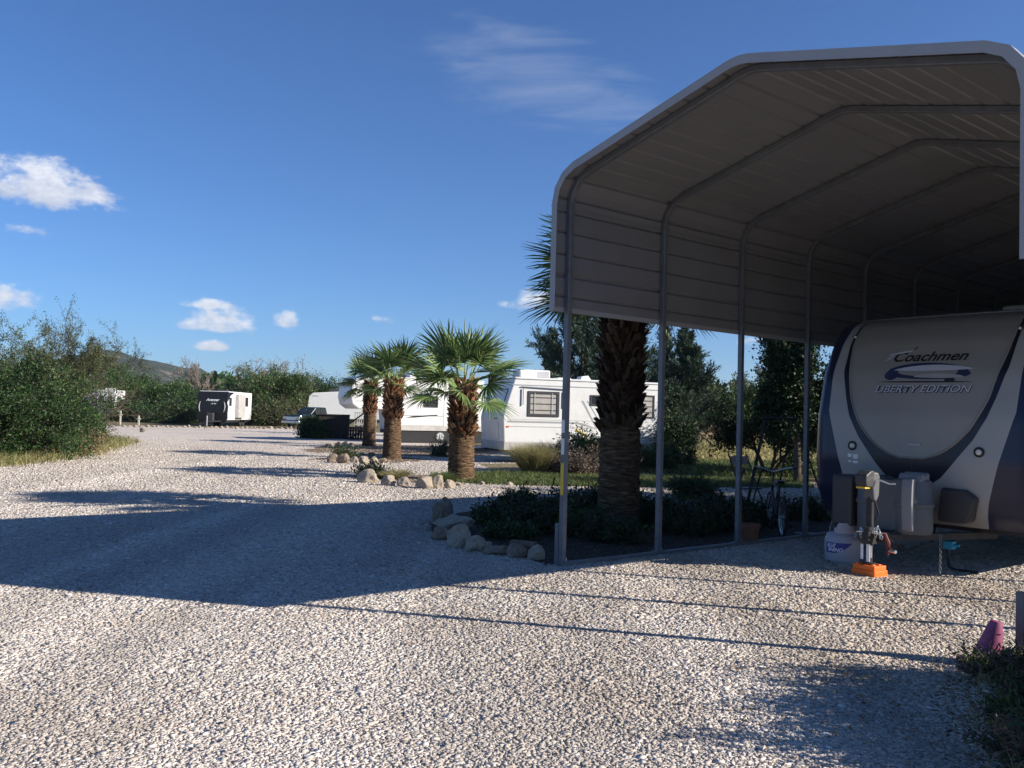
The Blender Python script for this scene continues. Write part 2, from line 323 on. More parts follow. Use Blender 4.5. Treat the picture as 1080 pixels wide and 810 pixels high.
def conifer(label,loc,h,rad,seed,n=16000,lm='l_blue',group='conifers beyond the carport',leafs=(.20,.034),power=.85):
    rng=np.random.default_rng(seed); root=thing('conifer_tree',label,'tree',loc,0,group)
    segs=[];tw=[]; z=0.; pz=np.array([0.,0.,-.05])
    lean=rng.normal(size=2)*.02
    for i in range(12):
        z2=h*(i+1)/12; q=np.array([lean[0]*z2,lean[1]*z2,z2]); segs.append((pz,q,.14*(1-i/12)+.015,.14*(1-(i+1)/12)+.012)); pz=q
    nb=int(h*13)
    for i in range(nb):
        f=(i+.5)/nb; f=.05+.95*f**.95; zz=h*f; L=rad*((1-f)**power)*(.5+.85*rng.random())+.10
        a=rng.random()*2*pi; el=.35+.55*f+rng.normal()*.2; d=np.array([cos(a)*cos(el),sin(a)*cos(el),sin(el)]); p=np.array([lean[0]*zz,lean[1]*zz,zz])
        for j in range(4):
            d=unit(d+np.array([0,0,.10])+rng.normal(size=3)*.1); q=p+d*L/4; segs.append((p,q,.02*(1-j/5),.02*(1-(j+1)/5))); 
            tw.append((p,q))
            for s in range(3):
                dd=unit(d+rng.normal(size=3)*.55+[0,0,.15]); tw.append((q,q+dd*L*.3))
            p=q
    T=np.array(tw); segmesh('trunk',segs,M['bark'],root)
    ln=np.linalg.norm(T[:,1]-T[:,0],axis=1); i=rng.choice(len(T),n,p=ln/ln.sum()); t=rng.random((n,1))
    Pt=T[i,0]+(T[i,1]-T[i,0])*t+rng.normal(size=(n,3))*.032
    D=unit(unit(T[i,1]-T[i,0])+rng.normal(size=(n,3))*.55+[0,0,.25]); s=.6+.8*rng.random(n)
    leaves('crown',Pt,D,leafs[0]*s,leafs[1]*s,M[lm],root,rng)
    return root

# ------------------------------------------------------------------ the palms
def frond_mesh(seed,dead=False):
    rng=np.random.default_rng(seed); Lp=.80; n=34; mb=MB()
    pts=[(0,0,0),(Lp*.5,0,.02),(Lp,0,-.02)]
    mb.tube(pts,[.028,.018,.012],5,1)
    for i in range(n):
        u=(i+.5)/n*2-1; a=u*R(112)+rng.normal()*.03; L=(.90-.26*abs(u)**1.5)*(.85+.3*rng.random())
        if dead: L*=.8
        d=Vector((cos(a),sin(a),0)); sd=Vector((-sin(a),cos(a),0)); w=.027
        dr=(.10+.12*rng.random())*(3 if dead else 1); vv=[]
        cup=.12*abs(u)
        for r_,ww in ((0,.004),(.3,w*.75),(.55,w),(.8,w*.55),(1,.003)):
            c=Vector((Lp,0,-.02))+d*L*r_+Vector((0,0,cup*r_*L-dr*max(0,r_-.35)**1.8*L*2.2)); 
            jit=rng.normal()*.012*(r_>.6)
            c=c+sd*jit
            vv+= [c-sd*ww,c+Vector((0,0,ww*.55)),c+sd*ww]
        fs=[]
        for k in range(4):
            b=k*3; fs+=[(b,b+1,b+4,b+3),(b+1,b+2,b+5,b+4)]
        mb.add(vv,fs,0)
    # thin hanging threads
    for i in range(14):
        a=rng.uniform(-1.6,1.6); p=Vector((Lp,0,-.02))+Vector((cos(a),sin(a),0))*rng.uniform(.3,.7)
        q=p+Vector((rng.normal()*.06,rng.normal()*.06,-rng.uniform(.08,.22)))
        mb.add([p,p+Vector((.004,0,0)),q,q+Vector((0,.004,0))],[(0,1,2,3)],2)
    me=bpy.data.meshes.new('frond'); me.from_pydata(mb.v,[],mb.f)
    for m_ in ([M['l_dead']]*3 if dead else [M['l_palm'],M['l_petiole'],M['l_tan']]): me.materials.append(m_)
    me.polygons.foreach_set('material_index',mb.m); me.update()
    return me
FRONDS=[frond_mesh(i) for i in range(5)]; DEAD=frond_mesh(50,True)
def palm(label,loc,th,r,seed,crown=1.,nf=40,zring=.45,bm='boot',nd=1):
    rng=np.random.default_rng(seed); root=thing('fan_palm',label,'palm tree',loc,rng.random()*6,'fan palms along the drive')
    mb=MB(); n=40; k=60; vs=[]
    for i in range(k+1):
        f=i/k; z=th*f-.05
        rr=r*(1.06-.26*f+.16*max(0,1-f/.08)**2)
        for j in range(n):
            a=2*pi*j/n; ring=.02*((i%3)==0)*(f<zring*1.1); rad=rr*(1+rng.normal()*.018)+ring*rng.random()-(0.03 if f>zring else 0)
            vs.append((rad*cos(a),rad*sin(a),z))
    fs=[(i*n+j,i*n+(j+1)%n,(i+1)*n+(j+1)%n,(i+1)*n+j) for i in range(k) for j in range(n)]+[tuple(k*n+j for j in range(n))]
    mb.add(vs,fs,0); mb.build('trunk',M['ptrunk'],root,smooth=180,fix=False)
    # leaf bases left on the upper trunk
    bt=MB(); z=th*zring; row=0
    while z<th+.12:
        nb=17
        for j in range(nb):
            a=2*pi*(j+.5*(row%2)+rng.normal()*.18)/nb; zz=z+rng.normal()*.03; fr=(z/th-zring)/(1-zring)
            L=.07+.07*rng.random()+.05*fr**2; w=.030+.02*rng.random(); out=.035+.08*rng.random()+.02*fr**2
            rb=r*(1.04-.24*(zz/th))-.01; ca,sa=cos(a),sin(a)
            def P_(rad,s,h): return (rad*ca-s*sa,rad*sa+s*ca,h)
            tw=rng.normal()*.03
            bt.add([P_(rb-.03,-w,zz),P_(rb-.03,w,zz),P_(rb+out,w*.55+tw,zz+L),P_(rb+out,-w*.55+tw,zz+L),
                    P_(rb+.035,-w*.8,zz-.03),P_(rb+.035,w*.8,zz-.03),P_(rb+out+.035,w*.5+tw,zz+L*.97),P_(rb+out+.035,-w*.5+tw,zz+L*.97)],
                   [(0,1,2,3),(4,7,6,5),(0,3,7,4),(1,5,6,2),(3,2,6,7),(0,4,5,1)])
        z+=.08; row+=1
    bt.build('leaf_bases',M[bm],root)
    for i in range(nf):
        f=i/(nf-1); a=i*2.39996+rng.normal()*.2; el=R(87-102*f**1.0)+rng.normal()*.13
        s=crown*(.86+.22*rng.random())*(.92+.12*sin(pi*f))
        o=bpy.data.objects.new('frond',FRONDS[i%5]); COL.objects.link(o); o.parent=root
        X=Vector((cos(a)*cos(el),sin(a)*cos(el),sin(el))); U=Vector((0,0,1)) if el<1.2 else Vector((-cos(a),-sin(a),.1))
        Y_=U.cross(X).normalized(); Z_=X.cross(Y_).normalized()
        roll=rng.normal()*.5; Y2=Y_*cos(roll)+Z_*sin(roll); Z2=X.cross(Y2)
        m_=Matrix((X,Y2,Z2)).transposed().to_4x4(); m_.translation=Vector((cos(a)*r*.45,sin(a)*r*.45,th+.05-.12*f))
        o.matrix_local=m_@Matrix.Scale(s,4)
    for i in range(nd):
        a=rng.random()*6.28; el=R(-40-20*rng.random()); o=bpy.data.objects.new('dead_frond',DEAD); COL.objects.link(o); o.parent=root
        X=Vector((cos(a)*cos(el),sin(a)*cos(el),sin(el))); Y_=Vector((0,0,1)).cross(X).normalized(); Z_=X.cross(Y_)
        m_=Matrix((X,Y_,Z_)).transposed().to_4x4(); m_.translation=Vector((cos(a)*r*.7,sin(a)*r*.7,th-.05)); o.matrix_local=m_@Matrix.Scale(.62*crown,4)
    return root

# ------------------------------------------------------------------ ground
def sheet(name,poly,z,m,sub=0,jit=.0,seed=1):
    rng=random.Random(seed); out=[]
    n=len(poly)
    for i in range(n):
        a=Vector(poly[i][:2]); b=Vector(poly[(i+1)%n][:2]); L=(b-a).length; k=max(1,int(L/.35)) if jit else 1
        k=min(k,120)
        for j in range(k):
            p=a.lerp(b,j/k)
            if jit: p=p+Vector((rng.gauss(0,jit),rng.gauss(0,jit)))
            out.append((p.x,p.y,z))
    me=bpy.data.meshes.new(name); me.from_pydata(out,[],[tuple(range(len(out)))]); me.materials.append(m)
    o=bpy.data.objects.new(name,me); COL.objects.link(o); o['kind']='structure'
    return o
sheet('ground',[(-3500,-300),(3500,-300),(3500,4200),(-3500,4200)],0,M['ground'])
yard=[(-9,-6),(9,-6),(9,1),(16,8),(24,20),(9,24.2),(2,23.6),(-.5,24.8),(-1,29),(6,33),(4,40),(-3,46),(-7,62),(-14,76),(-24,71.5),(-34,66),(-24,52),(-18.5,42),(-15.6,34),(-14.2,29),(-12.6,23.4),(-13,16),(-13,5)]
sheet('gravel_yard',yard,.004,M['gravel'],jit=.12,seed=3)
def inside(px,py,poly):
    c=np.zeros(len(px),bool); n=len(poly)
    for i in range(n):
        x0,y0=poly[i][:2]; x1,y1=poly[(i+1)%n][:2]
        t=((y0>py)!=(y1>py))&(px<(x1-x0)*(py-y0)/((y1-y0) if y1!=y0 else 1e-9)+x0); c^=t
    return c
bed=[CP(-.05,-.12),CP(2,-.10),CP(6,-.10),CP(7.2,-1.2),CP(6.3,-3.6),(1.2,17.2),(-.6,15.2),(-1.15,13.0),(-1.0,11.9),(-.55,10.75),(.05,10.1)]
bed=[tuple(p)[:2] for p in bed]
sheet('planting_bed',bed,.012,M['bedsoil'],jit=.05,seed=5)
lawn=[(-1.6,21.0),(-.6,20.3),(2.4,20.5),(7.5,22.0),(8,24.6),(2.5,24.5),(-.9,24.2),(-2.0,22.6)]
sheet('lawn_strip',lawn,.012,M['lawn'],jit=.08,seed=6)
sheet('dirt_patch',[(-7.2,33),(-2,32.5),(-.5,37),(-3,44),(-8.5,42),(-8.2,36)],.010,M['soil'],jit=.15,seed=8)
sheet('palm_bed_soil',[(-3.9,21.0),(-1.6,20.2),(-.9,21.6),(-2.0,22.9),(-3.4,22.4)],.014,M['soil'],jit=.08,seed=9)
sheet('middle_bed_soil',[(-6.4,28.6),(-3.6,28.0),(-2.8,30.5),(-3.6,32),(-6.0,31)],.014,M['soil'],jit=.08,seed=10)
sheet('rear_lawn',[(3,26),(30,26),(60,37),(10,35.5),(6,34)],.006,M['lawn'],jit=.2,seed=11)
sheet('dry_field',[(5,36),(70,38),(120,130),(10,120)],.008,M['drygrass'],jit=.3,seed=12)

sheet('corner_soil',[(2.0,3.3),(2.2,4.2),(2.45,5.2),(2.9,6.0),(4.6,6.2),(5.0,2.6),(2.0,2.6)],.009,M['soil'],jit=.07,seed=21)
# loose stones near the camera
rng=np.random.default_rng(11)
def band(y0,y1,dens):
    n=int(dens*(y1-y0)*(1.36*(y0+y1)/2+2.0)); y=y0+(y1-y0)*rng.random(n); half=.68*y+1.0; x=(rng.random(n)*2-1)*half; return x,y
xs,ys,ss=[],[],[]
for y0,y1,d,s in ((3.2,5,8800,.0060),(5,7,6600,.0068),(7,10,3900,.0080),(10,14,2100,.0092),(14,18,1000,.0102),(18,22,480,.011),(22,27,210,.012),(27,34,85,.0125),(34,45,30,.013)):
    x,y=band(y0,y1,d); xs.append(x);ys.append(y);ss.append(np.full(len(x),s))
xs=np.concatenate(xs);ys=np.concatenate(ys);ss=np.concatenate(ss)
u=np.clip((xs-(1.55+.22*(ys-3.3)))*1.0,0,2)*(ys<5.9+rng.normal(size=len(xs))*.15)
thin=.10*(np.sin(xs*1.9+ys*.7)+np.sin(xs*.8-ys*1.7+2))+rng.normal(size=len(xs))*.0
k=inside(xs,ys,yard)&~inside(xs,ys,bed)&(rng.random(len(xs))<np.clip(1-u*.75,.18,1))&(rng.random(len(xs))<.92+thin)
xs,ys,ss=xs[k],ys[k],ss[k]; n=len(xs)
ico=np.array([(x,y,z) for z in (-1,1) for x,y in ((-1,-1),(1,-1),(1,1),(-1,1))],float)*.85
icof=[(0,3,2,1),(4,5,6,7),(0,1,5,4),(1,2,6,5),(2,3,7,6),(3,0,4,7)]
V=ico[None]+rng.normal(size=(n,8,3))*.30
sc=ss[:,None]*np.exp(rng.normal(size=(n,1))*.30); ax=np.concatenate([1.15+.5*rng.random((n,1)),.8+.3*rng.random((n,1)),.34+.26*rng.random((n,1))],1)
V=V*(sc*ax)[:,None,:]
a=rng.random(n)*2*pi; b=rng.normal(size=n)*.25
ca,sa,cb,sb=np.cos(a)[:,None],np.sin(a)[:,None],np.cos(b)[:,None],np.sin(b)[:,None]
x_,y_,z_=V[...,0],V[...,1],V[...,2]; y_,z_=y_*cb-z_*sb,y_*sb+z_*cb; x_,y_=x_*ca-y_*sa,x_*sa+y_*ca
V=np.stack([x_+xs[:,None],y_+ys[:,None],z_+.005+ss[:,None]*.35],-1)
o=quads('gravel_stones',V.reshape(-1,3),8,icof,M['stones']); tag(o,kind='stuff')

# hill
def hill():
    nx,ny=160,24; vs=[]; rr=random.Random(4)
    D=1300.
    prof=[(-60,405),(20,398),(60,392),(100,379),(118,374.5),(128,373),(140,374.5),(165,381),(185,383),(205,390),(228,397),(250,402),(300,404),(340,406),(400,412),(470,420),(560,430)]
    px=np.array([p[0] for p in prof],float); pz=np.array([AT(p[0],p[1],D).z for p in prof]); pX=np.array([AT(p[0],400,D).x for p in prof])
    X=np.linspace(pX[0]-200,pX[-1],nx); Z=np.interp(X,pX,pz)
    nz=[rr.gauss(0,1) for _ in range(nx)]
    for j in range(ny):
        f=j/(ny-1)              # 0 front foot, .5 crest, 1 back foot
        s=max(0,sin(pi*f))**.9; 
        for i in range(nx):
            z=max(0,Z[i])*s*(1+.05*sin(X[i]*.017+j*1.1)*(1-abs(2*f-1)))+ (nz[i]*.7 if j==ny//2 else rr.gauss(0,1.6)*s) -2
            vs.append((X[i],D-420+840*f+30*sin(X[i]*.006),z))
    fs=[(j*nx+i,j*nx+i+1,(j+1)*nx+i+1,(j+1)*nx+i) for j in range(ny-1) for i in range(nx-1)]
    mb=MB(); mb.add(vs,fs); 
    m=groundmat('scrubby_hillside',[(0,(.018,.028,.014)),(.7,(.035,.045,.024)),(.92,(.06,.065,.04)),(1,(.14,.12,.09))],.09,big=.012,bumpd=3)
    o=mb.build('hill',m,smooth=180); o['kind']='structure'
hill()
# ------------------------------------------------------------------ carport
HE,HR,HB,NB,S=4.123,4.71,2.745,9,1.524; LEN=(NB-1)*S
car=thing('metal_carport','tall grey steel carport with arched ribbed roof sheltering the nearest travel trailer','carport',(CX,CY,0),HEAD)
# local frame: x=t, y=-v
def arch(off,rc,seg=6):            # (v,z) outline of a bow, offset outward by off
    sl=math.atan2(HR-HE,CW/2); base=[(0,0)]
    c1=(rc,HE-rc*math.tan((pi/2-sl)/2)) ; pts=[]
    tl=rc*math.tan((pi/2-sl)/2)
    cen=(rc,HE-tl)
    for i in range(seg+1):
        a=pi-(pi/2-sl)*i/seg; pts.append((cen[0]+(rc+off)*cos(a),cen[1]+(rc+off)*sin(a)))
    rr=.5; tr=rr*math.tan(sl); ctr=(CW/2,HR-rr/cos(sl))
    for i in range(5):
        a=pi/2+sl-(2*sl)*i/4; pts.append((ctr[0]+(rr+off)*cos(a),ctr[1]+(rr+off)*sin(a)))
    left=pts[:seg+1]; right=[(CW-v,z) for v,z in reversed(left)]
    return left+pts[seg+1:]+right
A0=arch(0,.34)
def sweep(mb,path,w,d,t0,mi=0):     # square tube along a (v,z) path centred at t0
    k=len(path); vs=[]
    for i,(v,z) in enumerate(path):
        a=path[max(i-1,0)]; b=path[min(i+1,k-1)]; tx,tz=b[0]-a[0],b[1]-a[1]; l=math.hypot(tx,tz); nx,nz=-tz/l,tx/l
        for s,q in ((-1,-1),(1,-1),(1,1),(-1,1)):
            vs.append((t0+s*w/2,-(v+nx*q*d/2),z+nz*q*d/2))
    fs=[(4*i+j,4*i+(j+1)%4,4*i+4+(j+1)%4,4*i+4+j) for i in range(k-1) for j in range(4)]+[(3,2,1,0),(4*k-4,4*k-3,4*k-2,4*k-1)]
    mb.add(vs,fs,mi)
for i in range(NB):
    mb=MB(); sweep(mb,[(0,.05)]+[(0,1.2)]+A0+[(CW,1.2),(CW,.05)],.06,.062,i*S)
    mb.build('frame_bow',M['galv'],car,smooth=35,bevel=.006)
for v in (0,CW):
    mb=MB(); mb.box(-.05,LEN+.05,-v-.032,-v+.032,.002,.048); mb.build('base_rail',M['galv'],car,bevel=.005)
for v,dx in ((-.0,-.098),(CW,-.0)):
    mb=MB()
    if v==0: mb.box(-.032,.024,.036,.092,.0,.45); 
    else: mb.box(-.028,.028,-v+.036,-v+.092,.0,.50)
    tag(mb.build('base_stub',M['galv'],car,bevel=.004),'short square steel stub beside the front leg')
for i in range(NB):
    for v in (0,CW):
        pl=MB().box(i*S-.075,i*S+.075,-v-.045,-v+.045,.049,.056).build('base_plate',M['galv'],car)
        MB().tube([(i*S+.055,-v,.056),(i*S+.055,-v,.085)],.011,6).build('bolt',M['chrome'],pl)
# ribbed sheets
SH=arch(.036,.34,3)
def resample(path,step=.02):
    out=[]; acc=0
    for a,b in zip(path[:-1],path[1:]):
        L=math.hypot(b[0]-a[0],b[1]-a[1]); k=max(1,round(L/step))
        for j in range(k): out.append((a[0]+(b[0]-a[0])*j/k,a[1]+(b[1]-a[1])*j/k,acc+L*j/k))
        acc+=L
    out.append((path[-1][0],path[-1][1],acc)); return out
full=[(-.036,HB)]+SH+[(CW+.036,HB)]
def ribbed(path,pitch=.229,phase=.1):
    rs=resample(path); k=len(rs); out=[]
    for i,(v,z,s) in enumerate(rs):
        a=rs[max(i-2,0)]; b=rs[min(i+2,k-1)]; tx,tz=b[0]-a[0],b[1]-a[1]; l=math.hypot(tx,tz) or 1; nx,nz=-tz/l,tx/l
        m_=(s+phase)%pitch; h=.024 if m_<.021 else 0
        out.append((v+nx*h,z+nz*h,nx,nz))
    return out
OH=.2035
def sheetobj(name,path,x0,x1,parent,th=.004):
    pr=ribbed(path); vs=[]
    for v,z,nx,nz in pr:
        for x in (x0,x1): vs.append((x,-v,z))
        for x in (x0,x1): vs.append((x,-(v+nx*th),z+nz*th))
    fs=[]
    for i in range(len(pr)-1):
        b=4*i; c=b+4
        fs+=[(b,b+1,c+1,c),(b+2,c+2,c+3,b+3),(b,c,c+2,b+2),(b+1,b+3,c+3,c+1)]
    fs+=[(0,2,3,1),(4*len(pr)-4,4*len(pr)-3,4*len(pr)-1,4*len(pr)-2)]
    return MB().add(vs,fs).build(name,M['sheet'],parent)
# split: left wall panel, roof, right wall panel (corner included in the roof)
iL=[(-.034,HB),(-.034,SH[0][1]+.02)]; 
sheetobj('side_panel',iL,-OH,LEN+.15,car)
sheetobj('side_panel',[(CW+.034,SH[-1][1]+.02),(CW+.034,HB)],-OH,LEN+.15,car)
sheetobj('roof_panel',[(-.040,SH[0][1]-.05)]+SH+[(CW+.040,SH[-1][1]-.05)],-OH,LEN+.15,car)
# trim: L section round the front edge
TO=arch(.070,.34,3); TI=arch(-.012,.34,3)
def trim(x0,outp,inp,name,sgn):
    o_=[(-.070,HB-.03)]+outp+[(CW+.070,HB-.03)]; i_=[(.012,HB-.03)]+inp+[(CW-.012,HB-.03)]
    vs=[];
    for (a,b),(c,d) in zip(o_,i_):
        vs+=[(x0,-a,b),(x0,-c,d),(x0+sgn*.004,-c,d),(x0+sgn*.004,-a,b),(x0+sgn*.11,-a,b),(x0+sgn*.11,-(a+(c-a)*.05),b+(d-b)*.05)]
    fs=[]
    for i in range(len(o_)-1):
        b=6*i;c=b+6
        fs+=[(b,b+1,c+1,c),(b+1,b+2,c+2,c+1),(b+2,b+3,c+3,c+2),(b,c,c+4,b+4),(b+4,c+4,c+5,b+5),(b+5,c+5,c+3,b+3)]
    mb=MB().add(vs,fs); return mb.build(name,M['trim'],car)
trim(-OH-.006,TO,TI,'edge_trim',1); trim(LEN+.156,TO,TI,'edge_trim',-1)
# bottom edge trims on side panels
for v in (0,CW):
    mb=MB(); s=-1 if v==0 else 1; mb.box(-OH,LEN+.15,*(sorted((-(v+s*.030),-(v+s*.066)))),HB-.028,HB+.022); mb.build('bottom_trim',M['trim'],car)
# closed rear end
gp=[(.03,.0)]+[(v,z) for v,z in arch(-.035,.34,3)]+[(CW-.03,.0)]
mb=MB(); n=len(gp); mb.add([(LEN-.10,-v,z) for v,z in gp]+[(LEN-.09,-v,z) for v,z in gp],[tuple(range(n)),tuple(range(2*n-1,n-1,-1))]+[(i,(i+1)%n,(i+1)%n+n,i+n) for i in range(n)])
for k in range(18): mb.box(LEN-.118,LEN-.101,-CW+.06,-.06,.2+k*.229,.225+k*.229)
mb.build('rear_wall',M['sheet'],car)
# gusset screws under each bow
# stickers on the first leg
def sticker(name,z0,z1,m,w=.045,lab=None):
    mb=MB(); mb.box(-.0335,-.0315,-w/2-.002,w/2-.002,z0,z1); o=mb.build(name,m,car); 
    if lab: o['label']=lab
sticker('sticker',.76,1.10,M['yellow'],lab='long yellow sticker on the front leg')
sticker('sticker',1.19,1.36,M['txtwhite'],lab='white paper sticker on the front leg')
sticker('sticker',1.42,1.56,M['txtwhite'],lab='white paper sticker on the front leg')

# ------------------------------------------------------------------ the travel trailer under the carport
T0,V0,W=3.35,2.1,1.33
zz_=[.50,.62,.8,1.2,1.7,2.2,2.6,2.85,2.95,3.0]; xx_=[.30,.14,.05,0,.03,.15,.37,.62,.95,1.5]
# smooth the nose profile
def nose(z):
    ks=[-.06,-.03,0,.03,.06]; return sum(np.interp(min(max(z+k,.5),3.0),zz_,xx_) for k in ks)/5
def cx(v,z):
    x=nose(z)+.06*(v/W)**2; a=abs(v)-(W-.24)
    if a>0: x+=.26*(1-math.sqrt(max(0,1-(a/.24)**2)))
    return x
fa=lambda z: float(np.interp(z,[1.22,1.235,1.27,1.31,1.37,1.45,1.58,1.75,1.91,2.38,2.6,2.95],[0,.14,.25,.34,.43,.515,.63,.72,.79,.895,.925,.93]))
fb=lambda z: float(np.interp(z,[.86,.94,1.03,1.16,1.29,1.46,1.70,1.91,2.25,2.6,2.95],[0.0,.19,.32,.43,.53,.66,.79,.86,.95,.975,.975]))
fc=lambda z: float(np.interp(z,[.5,.65,1.19,1.76,2.3,2.84,3],[.72,.77,.91,1.07,1.09,1.07,1.06]))
tt=thing('travel_trailer','large travel trailer parked nose-out under the carport, beige nose with navy side sweeps','travel trailer',tuple(CP(T0,V0)),HEAD)
mb=MB(); zrow=[.5+.02*i for i in range(36)]+[1.22+.03*i for i in range(60)]; zrow=sorted(set([round(z,4) for z in zrow if z<=2.995])) 
NS=8
def row(z):
    a,b,c=fa(z),max(fb(z),fa(z)+.001),fc(z); a=max(a,.0005); b=max(b,a+.0005); c=max(c,b+.001)
    br=[-W,-c,-b,-a,a,b,c,W]; out=[]
    for i in range(7):
        for j in range(NS):
            f=j/NS
            if i==0: f=1-(1-f)**2 if False else f
            out.append((br[i]+(br[i+1]-br[i])*f))
    out.append(W); return out
vs=[]; 
for z in zrow:
    for v in row(z):
        # bunch samples near the rounded corners
        vs.append((cx(v,z),-v,z))
nc=7*NS+1; fs=[];mi=[]
cm=[2,1,3,0,3,1,2]
for r_ in range(len(zrow)-1):
    for i in range(nc-1):
        mb.f.append((r_*nc+i,r_*nc+i+1,(r_+1)*nc+i+1,(r_+1)*nc+i)); mb.m.append(cm[i//NS])
mb.v=vs
capo=mb.build('front_cap',[M['cap'],M['capw'],M['navy'],M['navyband']],tt,smooth=60)
# side walls, roof, rear, floor
edge=[(cx(W,z),z) for z in zrow]
BL=8.4
for s in (1,-1):
    poly=[(x,z) for x,z in edge]+[(BL,3.0),(BL,.62),(edge[0][0]+.05,.62)] if False else [(x,z) for x,z in edge]+[(BL,zrow[-1]),(BL,.50)]
    mb=MB(); y0,y1=(W-.012,W) if s>0 else (-W,-W+.012); mb.prism(poly,y0,y1,0); mb.build('side_wall',[M['capw']],tt)
    mb=MB(); zb=.5
    mb.prism([(edge[0][0]+.4,.52),(3.0,.52),(3.8,1.0),(3.2,1.25),(1.0,1.9),(.55,2.4),(.42,1.8),(.40,1.2)],*( (W+.001,W+.004) if s>0 else (-W-.004,-W-.001)),0)
    mb.build('side_graphic',[M['navy']],tt)
mb=MB(); n=nc; tp=[(cx(v,zrow[-1]),-v,zrow[-1]) for v in row(zrow[-1])]
mb.add(tp+[(BL,W,zrow[-1]),(BL,-W,zrow[-1])],[tuple(range(nc))+(nc+1,nc)]); 
mb.box(BL-.012,BL,-W+.013,W-.013,.5,zrow[-1]-.002); mb.build('roof',M['white'],tt)
mb=MB(); mb.box(.45,BL-.02,-W+.02,W-.02,.44,.498); mb.build('underbody',M['black'],tt)
mb=MB(); mb.box(3.2,3.9,-.35,.35,zrow[-1],zrow[-1]+.3); mb.build('ac_unit',M['white'],tt,bevel=.05)
for s in (1,-1):
    for xx in (5.0,5.85):
        mb=MB(); mb.lathe([(.0,-.1),(.30,-.1),(.34,-.07),(.34,.07),(.30,.1),(.0,.1)],24,(0,0,0),0,Matrix.Translation((xx,s*(W-.14),.345))@Matrix.Rotation(pi/2,4,'X')); mb.build('wheel',M['rubber'],tt,smooth=40)
mp=[(cx(s_*fa(z),z)-.004,-s_*fa(z)-.0,z) for s_,zs_ in ((-1,[2.95-.06*k for k in range(28)]+[1.30,1.27,1.25,1.235]),(1,[1.235,1.25,1.27,1.30]+[1.33+.06*k for k in range(28)])) for z in zs_]
MB().tube(mp,.011,6).build('nose_moulding',M['cap'],tt,smooth=60)
MB().tube([(cx(v,2.93)-.004,-v,2.93) for v in np.linspace(-1.2,1.2,17)],.014,5).build('roof_seam',M['cap'],tt,smooth=60)
for nm_,pp in (('power_cable',[(.55,.25,.5),(.1,.18,.36),(-.3,.10,.30),(-.7,.09,.40),(-.85,.11,.47)]),('breakaway_cable',[(.4,-.1,.5),(-.1,-.3,.33),(-.5,-.22,.27),(-.8,-.10,.42)]),('gas_hose',[(-.36,.42,.9),(-.30,.50,.6),(-.1,.40,.42),(.5,.3,.45)])): MB().tube(pp,.011,6).build(nm_,M['black'],tt,smooth=60)
# tongue frame
mb=MB()
for s in (1,-1): mb.tube([(.7,s*.62,.40),(-.78,s*.05,.40)],.05,4)
mb.box(-.95,-.70,-.05,.05,.34,.46); mb.box(-.62,-.48,-.10,.10,.445,.47); mb.build('tongue_frame',M['steelblack'],tt)
mb=MB(); mb.lathe([(.0,.0),(.032,.0),(.032,.10),(.045,.11),(.045,.14)],12,(-.96,-.02,.38)); mb.build('coupler',M['steelblack'],tt,smooth=40)
# electric jack: post, head, foot
JX,JY=-.87,-.0
mb=MB(); mb.tube([(JX,JY,.15),(JX,JY,.5)],.028,12,0); mb.build('jack_leg',M['chrome'],tt,smooth=40)
mb=MB(); mb.tube([(JX,JY,.32),(JX,JY,.86)],.038,12,0); mb.build('jack_tube',M['steelblack'],tt,smooth=40)
mb=MB(); mb.tube([(JX,JY,.129),(JX,JY,.14)],.07,12,0); mb.tube([(JX,JY,.14),(JX,JY,.19)],.03,12,0); mb.build('jack_foot',M['steelblack'],tt,smooth=40)
hd=MB(); hd.prism([(JX-.20,.99),(JX-.19,1.06),(JX-.10,1.10),(JX+.06,1.09),(JX+.09,1.04),(JX+.075,.85),(JX+.02,.78),(JX-.03,.80),(JX-.055,.93),(JX-.12,.95)],-.062,.062)
o_=hd.build('jack_head',M['cover'],tt,bevel=.018)
mb=MB(); mb.prism([(JX-.19,.945),(JX-.205,1.0),(JX-.20,1.065),(JX-.11,1.108),(JX-.04,1.112),(JX-.05,.93),(JX-.12,.94)],-.066,.066); mb.build('jack_hood',M['coverd'],tt,bevel=.012)
mb=MB(); mb.box(JX-.20,JX-.10,-.05,.05,.925,.944); mb.build('jack_lamp',M['yellow'],tt)
mb=MB(); mb.tube([(JX+.0,JY-.09,1.02),(JX+.02,JY-.20,.98),(JX+.02,JY-.26,.985)],.010,6); mb.build('jack_crank',M['chrome'],tt)
mb=MB(); mb.tube([(JX+.05,JY-.02,.80),(JX+.08,JY-.05,.66),(JX+.03,JY-.02,.55),(JX+.10,JY+.02,.46)],.008,6); mb.build('power_cable',M['black'],tt)
# clutter of chains and hooks at the coupler
mb=MB(); rg=random.Random(3)
for s in (1,-1):
    p=Vector((JX-.02,s*.09,.47))
    for k in range(9):
        q=p+Vector((rg.uniform(-.01,.01),s*rg.uniform(-.03,.03),rg.choice((-.03,.015,-.02)))); ring=[]
        for a_ in range(9): ring.append(q+Vector((0,.014*cos(a_*pi/4),.020*sin(a_*pi/4))) if k%2 else q+Vector((.014*cos(a_*pi/4),.0,.02*sin(a_*pi/4))))
        mb.tube(ring,.0045,5,0,False); p=q if k<5 else Vector((JX-.02,s*.12,.44))
mb.box(JX-.06,JX+.06,-.14,.12,.452,.462)
mb.build('coupler_chains',M['chrome'],tt)
mb=MB(); mb.tube([(JX+.02,-.15,.46),(JX+.02,-.19,.36),(JX+.0,-.20,.24)],[.02,.026,.012],8); mb.tube([(JX+.02,-.10,.44),(JX,-.24,.30)],.011,6); mb.build('red_lever',M['red'],tt)
